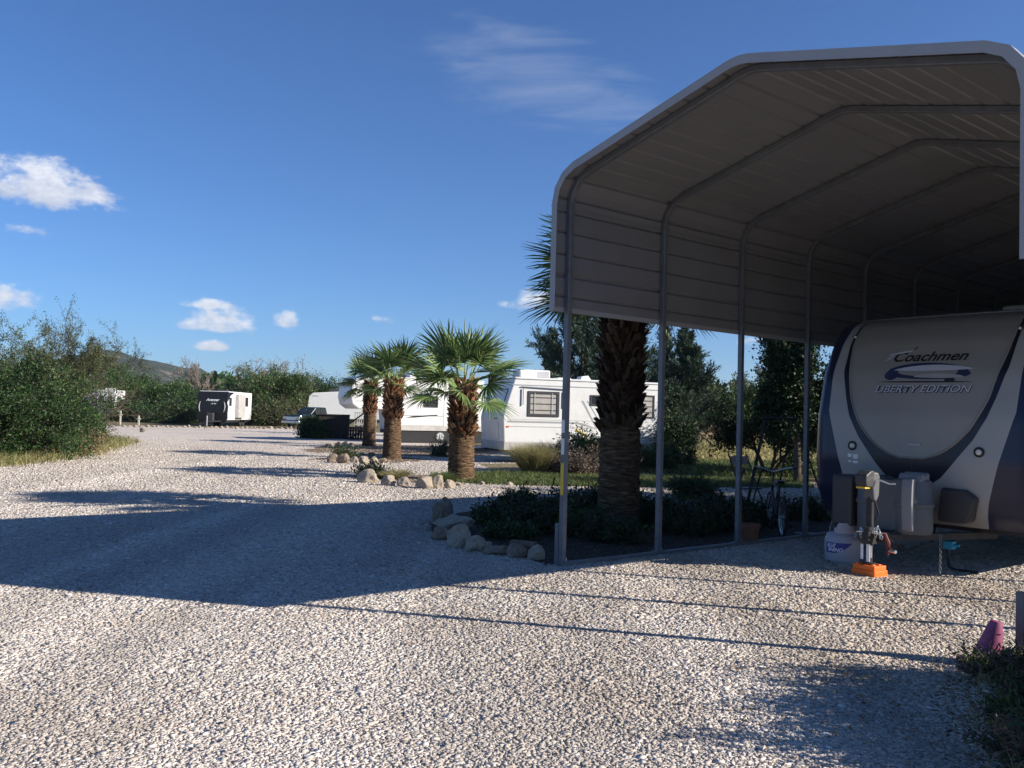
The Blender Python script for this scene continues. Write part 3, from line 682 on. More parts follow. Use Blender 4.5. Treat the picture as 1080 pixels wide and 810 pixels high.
mb=MB(); mb.tube([(JX-.0,-.22,.29),(JX-.03,-.30,.29)],.018,10); mb.build('hitch_pin',M['chrome'],tt)
mb=MB(); mb.box(JX-.046,JX-.040,.048,.078,.17,.33); mb.box(JX-.046,JX-.040,-.026,.012,.15,.37); mb.build('jack_sticker',M['txtwhite'],tt)
# safety chain hanging
mb=MB()
for k in range(14):
    z=.44-.028*k; ring=[(-.35+(.012*cos(a_*pi/4) if k%2 else 0),-.50+(0 if k%2 else .012*cos(a_*pi/4)),z+.02*sin(a_*pi/4)) for a_ in range(9)]
    mb.tube(ring,.004,5,0,False)
mb.build('safety_chain',M['galv'],tt)
# gas bottle cover on the tongue: two rounded lobes with stepped lids
mb=MB()
def lobe(cy,r):
    prof=[(r*.93,.44),(r,.47),(r*1.01,.72),(r*1.07,.73),(r*1.08,.76),(r*1.01,.78),(r*.98,.97),(r*.90,1.01),(r*.6,1.035),(0.01,1.04)]
    mb.lathe(prof,28,(-.36,cy,0))
lobe(.20,.205); lobe(-.20,.205)
mb.box(-.545,-.175,-.20,.20,.45,1.0)
mb.build('gas_bottle_cover',M['cover'],tt,smooth=35)
mb=MB(); mb.prism([(-.30,1.0),(-.30,1.085),(-.34,1.10),(-.36,1.07),(-.42,1.075),(-.44,1.09),(-.47,1.06),(-.50,1.0)],-.36,-.10); mb.prism([(-.46,.46),(-.575,.48),(-.59,.72),(-.60,.76),(-.59,.95),(-.57,1.03),(-.46,1.045)],-.31,-.19)
mb.build('cover_lid',M['coverlid'],tt,bevel=.015)
mb=MB(); mb.box(-.50,-.18,.42,.68,.44,1.02); mb.build('battery_box',M['coverd'],tt,bevel=.04)
mb=MB(); mb.prism([(.62,.56),(.72,.84),(.60,.92),(.34,.93),(.30,.56)],-.11,.10,axis='x'); o_=mb.build('lower_fairing',M['coverd'],tt,bevel=.03); o_.location=(.09,0,0); o_.scale=(1,-1,1)
# lamps on the nose
for v,z in ((-.722,1.341),(.727,1.332),(-.955,2.68),(.955,2.68)):
    b=Vector((cx(v,z),-v,z)); mb=MB(); r0=.055 if z<2 else .03
    Mx=Matrix.Translation(b)@Matrix.Rotation(-pi/2,4,'Y')
    mb.lathe([(r0*1.0,-.03),(r0,.012),(r0*.8,.018),(r0*.75,.01)],20,(0,0,0),0,Mx); 
    l=mb.build('nose_lamp',M['black'],tt,smooth=40)
    mb=MB(); mb.lathe([(r0*.6,-.01),(r0*.55,.02),(r0*.3,.028)],16,(0,0,0),0,Mx); mb.build('lens',M['lamp'],l,smooth=60)
mb=MB()
for dv,dz,w_,h_ in ((0,0,.06,.055),(-.075,.01,.05,.04),(0,-.065,.06,.03),(-.075,-.06,.04,.02)):
    v=-.70+dv+.02; z=1.215+dz; x=cx(v,z)-.003; mb.box(x-.002,x,-v-w_/2,-v+w_/2,z-h_/2,z+h_/2)
mb.build('small_decals',M['txtwhite'],tt)
mb=MB(); mb.box(cx(.04,1.384)-.02,cx(.04,1.384)+.01,-.11,.03,1.37,1.40); mb.build('latch',M['grey'],tt,bevel=.008)
# lettering laid on the curved nose
def lettering(name,body,v0,v1,z0,z1,m,shear=0,bold=.0,off=.004,parent=tt,fn=None,slope=0):
    cu=bpy.data.curves.new('t','FONT'); cu.body=body; cu.size=1; cu.shear=shear; cu.offset=bold; cu.resolution_u=6
    ob=bpy.data.objects.new('t',cu); COL.objects.link(ob); dg=bpy.context.evaluated_depsgraph_get(); 
    me=bpy.data.meshes.new_from_object(ob.evaluated_get(dg)); COL.objects.unlink(ob); bpy.data.objects.remove(ob)
    xs=[v.co.x for v in me.vertices]; ys=[v.co.y for v in me.vertices]; a,b,c,d=min(xs),max(xs),min(ys),max(ys)
    for v in me.vertices:
        u=(v.co.x-a)/(b-a); w=(v.co.y-c)/(d-c); V_=v0+(v1-v0)*u; Z=z0+(z1-z0)*w+slope*u
        v.co=fn(V_,Z,off) if fn else Vector((cx(V_,Z)-off,-V_,Z))
    me.materials.clear(); me.materials.append(m); me.update()
    o=bpy.data.objects.new(name,me); COL.objects.link(o); o.parent=parent; return o
lettering('lettering','Coachmen',-.335,.51,2.335,2.45,M['txtblack'],.35,.02)
lettering('lettering_shadow','LIBERTY EDITION',-.485,.615,1.968,2.052,M['navyband'],.3,.05,.003)
lettering('lettering','LIBERTY EDITION',-.49,.605,1.975,2.055,M['txtgrey'],.3,.005,.0055)
def decal(name,poly,m,off=.0045):
    # polygon of (v,z), fanned from a centreline strip list [(v,zlow,zhigh)...]
    vs=[];fs=[]
    for v,a_,b_ in poly: vs+=[(cx(v,a_)-off,-v,a_),(cx(v,b_)-off,-v,b_)]
    for i in range(len(poly)-1): fs.append((2*i,2*i+2,2*i+3,2*i+1))
    return MB().add(vs,fs).build(name,m,tt,fix=False)
def lens_strip(v0,v1,zc,h,n=24,skew=0,lo=1,hi=1,p=.5):
    out=[]
    for i in range(n+1):
        u=i/n; s=(4*u*(1-u))**p; z=zc+skew*(u-.5); out.append((v0+(v1-v0)*u,z-h*lo*s,z+h*hi*s))
    return out
decal('emblem_oval',lens_strip(-.39,.58,2.19,.12,lo=.55,hi=1.05,skew=-.02),M['txtblue'])
decal('emblem_sweep',lens_strip(-.30,.60,2.235,.055,lo=.25,hi=1,skew=.0,p=.8),M['txtgrey'],.0060)
decal('emblem_sweep',lens_strip(-.05,.52,2.15,.028,lo=.5,hi=1.4,skew=-.01,p=.6),M['capw'],.0065)
decal('emblem_base',lens_strip(-.47,.62,2.095,.008,skew=-.01),M['txtblack'],.0065)
decal('emblem_spot',lens_strip(-.40,-.24,2.175,.055,p=.5),M['txtblue'],.007)
decal('emblem_spot',lens_strip(.30,.42,2.115,.022,p=.5),M['txtblack'],.0075)
decal('running_mark',lens_strip(-.42,-.10,2.445,.020,skew=.05,lo=.5,hi=.6),M['txtgrey'])
decal('running_mark',lens_strip(-.13,-.085,2.49,.012,skew=.05),M['txtblack'],.006)
for k in range(3): decal('running_mark',lens_strip(-.45+.03*k,-.36+.03*k,2.37+.03*k,.006,skew=.03),M['txtgrey'])

# loose things by the tongue
g=CP(T0-.87,V0); bl=thing('leveling_block','bright orange plastic leveling block under the trailer jack','leveling block',(g.x,g.y,0),HEAD-.12)
mb=MB(); mb.box(-.11,.11,-.14,.14,.0,.07); mb.box(-.10,.10,-.13,.13,.07,.118); 
for i in (-1,0,1): 
    for j in (-1,1): mb.box(j*.05-.02,j*.05+.02,i*.075-.02,i*.075+.02,.118,.128)
mb.build('block',M['orange'],bl,bevel=.006)
g=CP(2.92,1.50); pt_=thing('propane_tank','white propane tank with blue label standing left of the orange block','propane tank',(g.x+.03,g.y,0),0); pt_.scale=(1.28,1.28,1.05)
mb=MB(); mb.lathe([(.10,.0),(.105,.035),(.145,.045),(.152,.09),(.155,.20),(.152,.27),(.13,.325),(.085,.352),(.02,.36)],32); mb.build('body',M['tank'],pt_,smooth=40)
mb=MB()
for a0,a1 in ((-150,150),):
    n_=28; vs=[]; 
    for i in range(n_+1):
        a=R(a0+(a1-a0)*i/n_)
        for r_ in (.108,.114):
            for z in (.34,(.455 if 1<i%29<n_-1 else .40)): vs.append((r_*cos(a),r_*sin(a),z))
    fs=[]
    for i in range(n_):
        b=4*i; c=b+4; fs+=[(b,b+1,c+1,c),(b+2,c+2,c+3,b+3),(b+1,b+3,c+3,c+1),(b,c,c+2,b+2)]
    fs+=[(0,2,3,1),(4*n_,4*n_+1,4*n_+3,4*n_+2)]
    mb.add(vs,fs)
mb.build('collar',M['tank'],pt_,smooth=40)
mb=MB(); mb.tube([(0,0,.35),(0,0,.41)],.022,10); mb.tube([(0,0,.41),(0,0,.43)],.035,10); mb.tube([(0,0,.385),(.05,-.02,.385)],.014,8); mb.build('valve',M['chrome'],pt_,smooth=40)
cam_az=math.atan2(-g.y,-g.x)
def cyl(V_,Z,off,r=.155):           # V_ along the surface, centred towards the camera
    a=cam_az-.18+V_/r; return Vector(((r+off)*cos(a),(r+off)*sin(a),Z))
mb=MB(); vs=[];fs=[]; n_=24
for i in range(n_+1):
    u=-.13+.24*i/n_; lo=.115+.02*(i/n_)**0+ .11*max(0,(i/n_-.35)/.65)**1.6; hi=.245
    vs+=[cyl(u,lo,.0025),cyl(u,hi,.0025)]
for i in range(n_): fs.append((2*i,2*i+2,2*i+3,2*i+1))
mb.add(vs,fs).build('label',M['tankblue'],pt_,fix=False)
lettering('lettering','BLUE',-.115,-.03,.195,.235,M['txtwhite'],.3,.02,.004,pt_,cyl)
lettering('lettering','RHINO',-.105,.03,.15,.19,M['txtwhite'],.3,.02,.004,pt_,cyl)
# blue water fitting hanging under the nose
g=CP(3.6,2.42); o_=thing('hose_fitting','small bright blue water hose fitting lying below the trailer nose','hose fitting',(g.x,g.y,0),HEAD)
mb=MB(); mb.tube([(0,-.32,.02),(0,-.05,.02),(0,.0,.05),(0,.02,.24)],.018,8); mb.build('hose',M['black'],o_,smooth=50)
mb=MB(); mb.box(-.05,.05,-.055,.055,.24,.33); mb.tube([(0,-.05,.285),(0,-.11,.285)],.018,8); mb.build('fitting',M['teal'],o_,bevel=.01)

# ------------------------------------------------------------------ generic building bits
def window(parent,x0,x1,z0,z1,y,face='-y',name='window',fr=.05,slats=3,pane='glass',th=.03):
    """a window let into a wall: frame part, pane and blind sub-parts; face: which way it looks"""
    def bx(mb,a0,a1,d0,d1,c0,c1,mi=0):
        if face=='-y': mb.box(a0,a1,y-d1,y-d0,c0,c1,mi)
        elif face=='+x': mb.box(y+d0,y+d1,a0,a1,c0,c1,mi)
        else: mb.box(y-d1,y-d0,a0,a1,c0,c1,mi)
    mb=MB(); bx(mb,x0,x1,.0,th,z0,z0+fr); bx(mb,x0,x1,.0,th,z1-fr,z1); bx(mb,x0,x0+fr,.0,th,z0+fr,z1-fr); bx(mb,x1-fr,x1,.0,th,z0+fr,z1-fr)
    f=mb.build(name,M['frame'],parent)
    mb=MB(); bx(mb,x0+fr,x1-fr,.0,.006,z0+fr,z1-fr); mb.build('pane',M[pane],f)
    if slats:
        mb=MB()
        for k in range(slats):
            c=z0+(z1-z0)*(k+1)/(slats+1); bx(mb,x0+fr,x1-fr,.007,.02,c-.012,c+.012)
        mb.build('sash_bar',M['frame'],f)
    return f
def wheel(parent,x,y,r=.36,w=.22):
    mb=MB(); mb.lathe([(0,-w/2),(r*.88,-w/2),(r,-w/2+.03),(r,w/2-.03),(r*.88,w/2),(0,w/2)],22,(0,0,0),0,Matrix.Translation((x,y,r))@Matrix.Rotation(pi/2,4,'X')); t=mb.build('wheel',M['rubber'],parent,smooth=40)
    mb=MB(); s=1
    for s in (1,-1): mb.lathe([(0,s*(w/2+.004)),(r*.6,s*(w/2+.004)),(r*.6,s*(w/2-.01)),(0,s*(w/2-.01))],16,(0,0,0),0,Matrix.Translation((x,y,r))@Matrix.Rotation(pi/2,4,'X'))
    mb.build('rim',M['grey'],t)

# ---- the white travel trailer in the middle
o=G(531,489); c=thing('travel_trailer','boxy white travel trailer with an air conditioner and blinds, behind the ornamental grass clump','travel trailer',(o.x,o.y,0),R(20))
Lc=5.9; prof=[(0,.70),(-.05,1.5),(.0,1.75),(.27,2.6),(.33,2.82),(Lc-.08,2.82),(Lc,2.6),(Lc,.70)]
MB().prism(prof,0,2.4).build('body',M['white2'],c,bevel=.03)
MB().prism([(-.012,.44),(-.012,.72),(Lc+.01,.72),(Lc+.01,.44)],-.012,2.412).build('lower_skirt',M['offwhite'],c,bevel=.02)
MB().box(.32,Lc-.06,-.03,2.43,2.80,2.87).build('roof_edge',M['white2'],c,bevel=.02)
MB().box(.25,Lc-.03,-.014,-.001,2.60,2.63).build('gutter',M['grey'],c)
mb=MB(); mb.box(.80,1.95,.85,1.6,2.872,3.18); mb.build('ac_unit',M['white2'],c,bevel=.06)
mb=MB(); 
for k in range(6): mb.box(1.45,1.9,.842,.849,2.93+k*.035,2.945+k*.035)
mb.build('ac_grille',M['grey'],c)
MB().box(2.25,2.75,.9,1.4,2.872,2.95).build('roof_vent',M['white2'],c,bevel=.02)
MB().prism([(3.1,2.872),(3.16,3.02),(3.4,3.06),(3.55,2.872)],.9,1.3).build('roof_vent',M['white2'],c)
MB().box(4.3,4.7,.9,1.3,2.872,2.96).build('roof_vent',M['white2'],c,bevel=.02)
window(c,.80,1.93,1.58,2.42,0,slats=3,pane='blind',fr=.085); window(c,3.08,3.60,2.0,2.36,0,slats=0); window(c,4.85,5.55,1.62,2.42,0,slats=3,pane='blind')
for x in (1.03,1.66): MB().box(x,x+.025,-.036,-.031,1.66,2.36).build('window_guard',M['grey'],c)
mb=MB(); mb.tube([(.62,-.05,1.95),(.62,-.05,2.5)],.022,6); mb.tube([(2.1,-.05,1.9),(2.1,-.05,2.45)],.02,6); mb.tube([(.55,-.04,2.56),(2.2,-.05,2.52)],.02,6); mb.build('awning_arm',M['grey'],c)
mb=MB(); mb.box(.1,2.6,-.0045,-.0005,1.36,1.42); mb.box(.1,Lc-.1,-.0045,-.0005,1.22,1.24); mb.box(.1,Lc-.1,-.0045,-.0005,1.46,1.472)
mb.prism([(2.6,1.36),(2.6,1.42),(2.9,1.37),(3.3,1.22),(3.25,1.22)],-.0046,-.0006); mb.prism([(2.75,2.15),(2.83,2.15),(3.35,1.25),(3.3,1.25)],-.0046,-.0006); mb.prism([(2.95,2.15),(3.0,2.15),(3.5,1.4),(3.46,1.4)],-.0046,-.0006); mb.build('stripe',M['stripe'],c)
mb=MB(); mb.prism([(2.5,1.18),(2.6,1.20),(3.1,.95),(3.0,.93)],-.0046,-.0006); mb.build('stripe',M['yellow'],c)
mb=MB(); mb.box(.07,.16,-.02,-.0005,1.20,1.25); mb.build('side_lamp',M['orange'],c)
# its shaded front: picture window cover, locker door, handle
mb=MB()
for k in range(2):
    pass
Mx=Matrix.Translation((0,0,0))
def front(mb,y0,y1,z0,z1,pr=.012):
    X=lambda z: np.interp(z,[.7,1.5,1.75,2.6],[0,-.05,0,.27])
    mb.add([(X(z)-p_,y,z) for y in (y0,y1) for z in (z0,z1) for p_ in (.001,pr)],[(0,1,3,2),(4,6,7,5),(0,4,5,1),(2,3,7,6),(1,5,7,3),(0,2,6,4)])
mb=MB(); front(mb,.35,2.05,1.80,2.45,.03); mb.build('front_window_cover',M['white2'],c,bevel=.01)
mb=MB(); front(mb,.32,.35,1.78,2.47,.02); front(mb,.32,2.08,1.76,1.80,.02); front(mb,.32,2.08,2.45,2.48,.02); mb.build('front_trim',M['frame'],c)
mb=MB(); front(mb,.5,1.1,.78,1.38,.02); mb.build('locker_door',M['white2'],c,bevel=.01)
mb=MB(); front(mb,.62,1.0,1.46,1.49,.03); mb.build('grab_handle',M['frame'],c)
for x in (3.2,4.0): wheel(c,x,.15); wheel(c,x,2.25)
mb=MB(); mb.box(.1,Lc-.1,.1,2.3,.36,.438); mb.tube([(.1,1.9,.40),(-1.1,1.2,.40),(.1,.5,.40)],.05,4); mb.build('chassis',M['black'],c)
# ---- fifth wheel behind the palms
o=Vector((-8.1,45.5,0)); d=thing('fifth_wheel','white fifth wheel trailer with overhanging front behind the two farther palms','trailer',o,R(27))
Ld=7.4
MB().prism([(.35,1.72),(.02,1.95),(-.08,2.3),(-.02,2.9),(.18,3.25),(.45,3.4),(Ld,3.4),(Ld,.66),(2.3,.66),(2.2,1.72)],0,2.4).build('body',M['white'],d,bevel=.06)
MB().box(1.9,Ld+.01,-.02,2.42,3.38,3.43).build('roof_edge',M['white'],d)
mb=MB(); mb.box(3.4,4.1,.9,1.5,3.432,3.7); mb.build('ac_unit',M['white'],d,bevel=.05)
mb=MB(); mb.box(.2,2.3,-.0045,-.0005,2.1,2.14); mb.box(2.3,4.9,-.0045,-.0005,1.42,1.46); mb.prism([(4.9,1.42),(4.9,1.46),(5.6,1.56),(6.8,1.6),(6.8,1.57),(5.6,1.5)],-.0046,-.0005); mb.build('stripe',M['stripe'],d)
mb=MB(); mb.prism([(2.9,1.32),(3.3,1.42),(4.7,1.52),(4.7,1.47),(3.4,1.34)],-.0048,-.0007); mb.build('stripe',M['txtblack'],d)
window(d,3.9,4.7,1.9,2.5,0); window(d,6.0,6.9,1.9,2.6,0); window(d,.9,1.5,2.4,2.8,0,slats=0)
mb=MB(); mb.box(5.05,5.7,-.015,-.001,.9,2.6); mb.build('entry_door',M['white'],d,bevel=.01)
for x in (4.9,5.75): wheel(d,x,.15); wheel(d,x,2.25)
mb=MB(); mb.box(2.3,Ld-.1,.1,2.3,.5,.658); mb.tube([(2.6,.4,0),(2.6,.4,.66)],.05,6); mb.tube([(2.6,2.0,0),(2.6,2.0,.66)],.05,6); mb.build('chassis',M['black'],d); MB().box(2.35,Ld-.05,.06,.09,.02,.655).build('shade_panel',M['black'],d)  # last box: black panel added in place of the shade under the trailer
mb=MB(); mb.box(2.32,Ld,-.006,-.0006,.66,.95); mb.build('lower_band',M['offwhite'],d)
# ---- far trailer beyond the pickup
o=AT(324,432,86); e=thing('travel_trailer','large white trailer partly hidden, rising beyond the dark pickup truck','travel trailer',(o.x,86,0),R(8))
MB().prism([(0,.8),(-.06,1.6),(.12,2.9),(.45,3.25),(3,3.45),(8,3.5),(8,.8)],0,2.4).build('body',M['white'],e,bevel=.05)
MB().box(2.0,3.1,.8,1.5,3.46,3.72).build('ac_unit',M['coverd'],e,bevel=.04)
MB().box(.4,1.0,-.004,-.0005,2.9,3.0).build('stripe',M['stripe'],e); window(e,4.2,5.0,1.9,2.6,0)
MB().box(.1,7.9,.1,2.3,.5,.79).build('chassis',M['black'],e)
for x in (4.9,5.7): wheel(e,x,.15)
# ---- black nosed trailer
o=Vector((-26.3,75,0)); f=thing('travel_trailer','small far travel trailer with a black nose and a white side','travel trailer',o,0)
MB().prism([(0,.55),(-.06,1.2),(.0,2.3),(.25,2.9),(.4,2.98),(7.1,2.98),(7.1,.55)],0.02,2.48,axis='x').build('body',M['white2'],f,bevel=.04)
MB().prism([(-.012,.54),(-.08,1.2),(-.015,2.3),(.22,2.92),(.30,2.94),(.05,2.2),(-.02,1.2),(.05,.54)],-.005,2.50,axis='x').build('front_cap',M['txtblack'],f)
MB().prism([(.05,2.25),(.25,2.90),(1.9,2.90),(.9,2.62),(.2,2.1)],2.482,2.488,axis='x').build('black_corner',M['navyband'],f)
mb=MB(); mb.prism([(.02,.62),(.02,2.0),(.35,1.7),(.22,1.2),(.28,.62)],2.482,2.490,axis='x'); mb.build('side_graphic',M['navyband'],f)
def fcap(V_,Z,off): return Vector((V_,np.interp(Z,[1.2,2.3],[-.08,-.015])-off,Z))
lettering('lettering','Avenger',.72,1.85,2.05,2.35,M['txtwhite'],.35,.03,.012,f,fcap); lettering('lettering','ATI',1.1,1.6,1.86,1.96,M['txtwhite'],.3,.02,.012,f,fcap)
for x0,sg in ((.14,1),(2.34,-1)):
    mb=MB(); pts=[(x0+sg*(.10*(1-((k-4)/4)**2)),fcap(0,1.2+.9*k/8,.012).y,1.2+.9*k/8) for k in range(9)]; mb.tube([(x0+sg*.12-a[0]+x0,a[1],a[2]) for a in pts],[.01,.03,.04,.045,.05,.045,.04,.03,.01],6); mb.build('nose_arc',M['grey'],f)
MB().box(2.49,2.80,2.2,4.1,.75,2.75).build('slide_out',M['offwhite'],f,bevel=.02)
window(f,.55,1.15,1.75,2.45,2.482,'+x',slats=0); window(f,4.7,5.9,1.75,2.55,2.482,'+x',slats=0)
mb=MB(); mb.box(2.483,2.488,.3,2.2,1.28,1.34); mb.box(2.483,2.488,4.1,6.4,1.35,1.40); mb.box(2.483,2.488,4.3,5.6,1.45,1.49); mb.build('stripe',M['stripe'],f)
mb=MB(); mb.box(.1,2.4,.1,7.0,.35,.548); mb.tube([(.4,.2,.45),(1.25,-1.2,.45),(2.1,.2,.45)],.06,4); mb.build('chassis',M['black'],f)
mb=MB(); mb.box(1.0,1.6,-.75,-.35,.45,1.15); mb.build('gas_bottle_cover',M['coverd'],f,bevel=.08)
mb=MB(); mb.tube([(1.25,-1.2,.05),(1.25,-1.2,.9)],.05,6); mb.build('jack_leg',M['grey'],f)
mb=MB(); mb.box(.6,1.4,3.2,3.8,2.982,3.15); mb.box(1.2,1.8,1.0,1.5,2.982,3.06); mb.build('roof_unit',M['coverd'],f,bevel=.03)
for y in (4.2,5.0):
    for x in (.2,2.3):
        w=MB(); w.lathe([(0,-.1),(.34,-.1),(.34,.1),(0,.1)],18,(0,0,0),0,Matrix.Translation((x,y,.34))@Matrix.Rotation(pi/2,4,'Y')); w.build('wheel',M['rubber'],f)
# ---- white trailer at the left behind the bush
o=Vector((-47,86,0)); g_=thing('travel_trailer','far white trailer with small dark windows, half hidden by the big bush','travel trailer',o,R(3))
MB().box(0,8.6,.4,2.9,.75,3.02).build('body',M['white2'],g_,bevel=.05)
MB().box(7.05,8.75,-.15,.398,.75,2.85).build('slide_out',M['white2'],g_,bevel=.03)
window(g_,6.1,6.55,1.75,2.45,.399,slats=0); window(g_,7.35,7.75,1.85,2.4,-.151,slats=0); window(g_,8.15,8.5,1.5,2.45,-.151,slats=0); window(g_,2.5,3.5,1.7,2.5,.399)
MB().box(6.85,7.05,.37,.398,.9,2.8).build('awning_arm',M['grey'],g_); MB().box(7.2,8.9,.6,.9,.35,.75).build('chassis',M['black'],g_)
MB().box(7.4,8.2,.9,1.6,3.022,3.2).build('roof_unit',M['white2'],g_,bevel=.03)
for x in (4.2,5.0): wheel(g_,x,.6)
# ---- dark pickup
o=AT(307,449,76); tk=thing('pickup_truck','dark pickup truck with shiny hood parked beyond the dark deck','pickup truck',(o.x,76,0),R(62))
body=[(0.05,.48),(0,.75),(.03,1.02),(.12,1.13),(1.45,1.22),(2.1,1.25),(5.55,1.22),(5.6,1.15),(5.6,.55),(5.0,.50),(4.92,.80),(4.65,.95),(4.35,.95),(4.08,.80),(4.0,.48),(1.45,.45),(1.37,.78),(1.1,.93),(.82,.93),(.55,.78),(.48,.48)]
MB().prism(body,-.97,.97).build('body',M['truck'],tk,bevel=.05)
MB().prism([(1.50,1.2),(2.15,1.80),(2.4,1.85),(3.5,1.84),(3.75,1.2)],-.80,.80).build('cab',M['truck'],tk,bevel=.06)
mb=MB(); mb.prism([(1.60,1.26),(2.16,1.77),(2.18,1.76),(1.64,1.25)],-.70,.70); 
for a_ in (-1,1):
    mb.prism([(1.85,1.27),(2.28,1.74),(2.75,1.76),(2.75,1.27)],*sorted((a_*.802,a_*.808))); mb.prism([(2.85,1.27),(2.85,1.76),(3.42,1.74),(3.58,1.27)],*sorted((a_*.802,a_*.808)))
tkg=mb.build('window_glass',M['glass'],tk)
MB().prism([(1.585,1.265),(2.12,1.765),(2.10,1.775),(1.56,1.27)],-.66,.66).build('windshield',M['glass'],tk)
MB().box(-.02,.03,-.55,.55,.70,.98).build('grille',M['chrome'],tk,bevel=.01)
for a_ in (-.76,.76): MB().box(-.03,.06,a_-.16,a_+.16,.74,.98).build('headlight',M['lamp'],tk,bevel=.02)
MB().box(-.14,.04,-.98,.98,.42,.64).build('front_bumper',M['chrome'],tk,bevel=.04)
MB().box(5.6,5.72,-.95,.95,.45,.62).build('rear_bumper',M['chrome'],tk,bevel=.03)
MB().box(3.9,5.5,-.86,.86,1.221,1.24).build('bed_cover',M['black'],tk)
for a_ in (-1,1): MB().box(1.85,2.0,a_*.98-.12,a_*.98+.12,1.25,1.45).build('wing_mirror',M['black'],tk,bevel=.03)
MB().prism([(.25,1.135),(.5,1.17),(1.2,1.21),(1.25,1.206),(.5,1.16)],-.5,.5).build('hood_panel',M['truck'],tk)
for x in (.97,4.5):
    for y in (-.88,.88): wheel(tk,x,y,.38,.24)

# ---- dark deck with steps at the far side
o=Vector((-11.0,50.5,0)); dk=thing('wooden_deck','dark wooden deck with board skirt, steps and a pale picket rail','deck',o,R(6))
MB().box(0,3.2,0,2.2,.62,.68).build('deck_platform',M['darkwood'],dk)
mb=MB(); 
for k in range(22): mb.box(k*.145+.005,k*.145+.135,-.03,-.005,.0,(1.35 if k<13 else .66))
mb.box(.0,1.88,.0,.02,.0,1.34); mb.build('board_skirt',M['darkwood'],dk)
for k in range(3): MB().box(1.9,3.1,-.36-.28*k,-.06-.28*k,.46-.2*k,.51-.2*k).build('step',M['darkwood'],dk)
mb=MB(); mb.tube([(1.9,-1.0,.85),(3.0,-.04,1.75)],.045,4); mb.tube([(1.9,-1.0,.0),(1.9,-1.0,.88)],.045,4); mb.tube([(0,-.06,1.36),(1.9,-.06,1.36)],.04,4); mb.tube([(1.9,-.9,.05),(2.9,-.1,.66)],.06,4); mb.build('handrail',M['darkwood'],dk)
mb=MB(); mb.box(2.0,3.3,1.9,1.95,1.48,1.54); mb.box(2.0,3.3,1.9,1.95,.78,.83)
for k in range(11): mb.box(2.02+k*.125,2.07+k*.125,1.905,1.945,.831,1.479)
mb.build('picket_rail',M['palewood'],dk)

# ---- bicycle in the shade behind the third leg
o=G(826,565); bc=thing('bicycle','small dark bicycle with silver rims standing between the third and fourth legs','bicycle',(o.x,o.y+.35,0),R(84))
def bwheel(x,r=.27):
    mb=MB(); ring=[(x+r*cos(a*pi/16),0,r+.0+r*sin(a*pi/16)) for a in range(33)]; mb.tube(ring,.020,7,0,False); w=mb.build('wheel',M['rubber'],bc,smooth=60)
    mb=MB(); ring=[(x+(r-.028)*cos(a*pi/16),0,r+(r-.028)*sin(a*pi/16)) for a in range(33)]; mb.tube(ring,.011,5,0,False); 
    for k in range(14): a=k*pi/7; mb.tube([(x+.02*cos(a+1.3),.02*(-1)**k,r+.02*sin(a+1.3)),(x+(r-.03)*cos(a),0,r+(r-.03)*sin(a))],.0022,3)
    mb.tube([(x,-.05,r),(x,.05,r)],.02,8); mb.build('rim',M['chrome'],w,smooth=60)
bwheel(-.46); bwheel(.46)
mb=MB(); BB=(-.05,0,.27); ST=(-.20,0,.62); HT=(.30,0,.70); HB_=(.33,0,.58); RA=(-.46,0,.27)
for a,b,r_ in ((BB,ST,.016),(ST,HT,.016),(BB,HB_,.02),(HT,HB_,.02),(RA,BB,.010),(RA,ST,.009),(HB_,(.46,.035,.27),.011),(HB_,(.46,-.035,.27),.011),(ST,(-.23,0,.72),.012),(HT,(.28,0,.86),.012)): mb.tube([a,b],r_,8)
mb.build('frame',M['steelblack'],bc,smooth=50)
mb=MB(); mb.tube([(.20,.28,.93),(.28,.20,.92),(.29,0,.86),(.28,-.20,.92),(.20,-.28,.93)],.012,7); mb.build('handlebar',M['chrome'],bc,smooth=60)
for s in (1,-1): mb=MB(); mb.tube([(.12,s*.285,.925),(.22,s*.275,.93)],.018,8); mb.build('grip',M['black'],bc)
mb=MB(); mb.prism([(-.36,.74),(-.35,.77),(-.10,.76),(-.06,.74),(-.1,.725),(-.3,.72)],-.055,.055); mb.build('saddle',M['black'],bc,bevel=.02)
mb=MB(); mb.tube([(-.05,.05,.27),(-.05,.10,.14)],.01,5); mb.tube([(-.05,-.05,.27),(-.05,-.10,.40)],.01,5); mb.lathe([(0,.04),(.08,.04),(.08,.045),(0,.045)],16,(0,0,0),0,Matrix.Translation((-.05,0,.27))@Matrix.Rotation(pi/2,4,'X')); mb.build('crank',M['steelblack'],bc)
# folded chair leaning with pale slats
o=G(812,556); fc_=thing('folding_chair','folded dark chair with pale top slats leaning beside the bicycle','chair',(o.x-.1,o.y+1.0,0),R(30))
mb=MB()
for s in (-.2,.2): mb.tube([(s,-.3,0),(s,.22,1.05)],.014,6); mb.tube([(s,.15,0),(s,-.14,.85)],.014,6)
mb.build('frame',M['steelblack'],fc_)
mb=MB(); mb.box(-.2,.2,.165,.18,.88,1.02); mb.build('back_slat',M['palewood'],fc_); mb=MB(); mb.box(-.2,.2,-.15,.12,.50,.52); mb.build('seat',M['coverd'],fc_)
# black A-frame stand
o=G(818,540); af=thing('frame_stand','tall black tube A-frame stand with crossbar standing behind the bed','stand',(4.35,14.6,0),R(8))
mb=MB(); mb.tube([(-.28,0,1.66),(.34,0,1.66)],.016,6); mb.build('crossbar',M['steelblack'],af)
for x0,x1,y1 in ((-.22,-.72,-.35),(-.2,-.32,.5),(.28,.78,-.35),(.26,.16,.5)):
    mb=MB(); mb.tube([(x0,0,1.66),(x1,y1,.0)],.017,6); mb.build('leg',M['steelblack'],af)
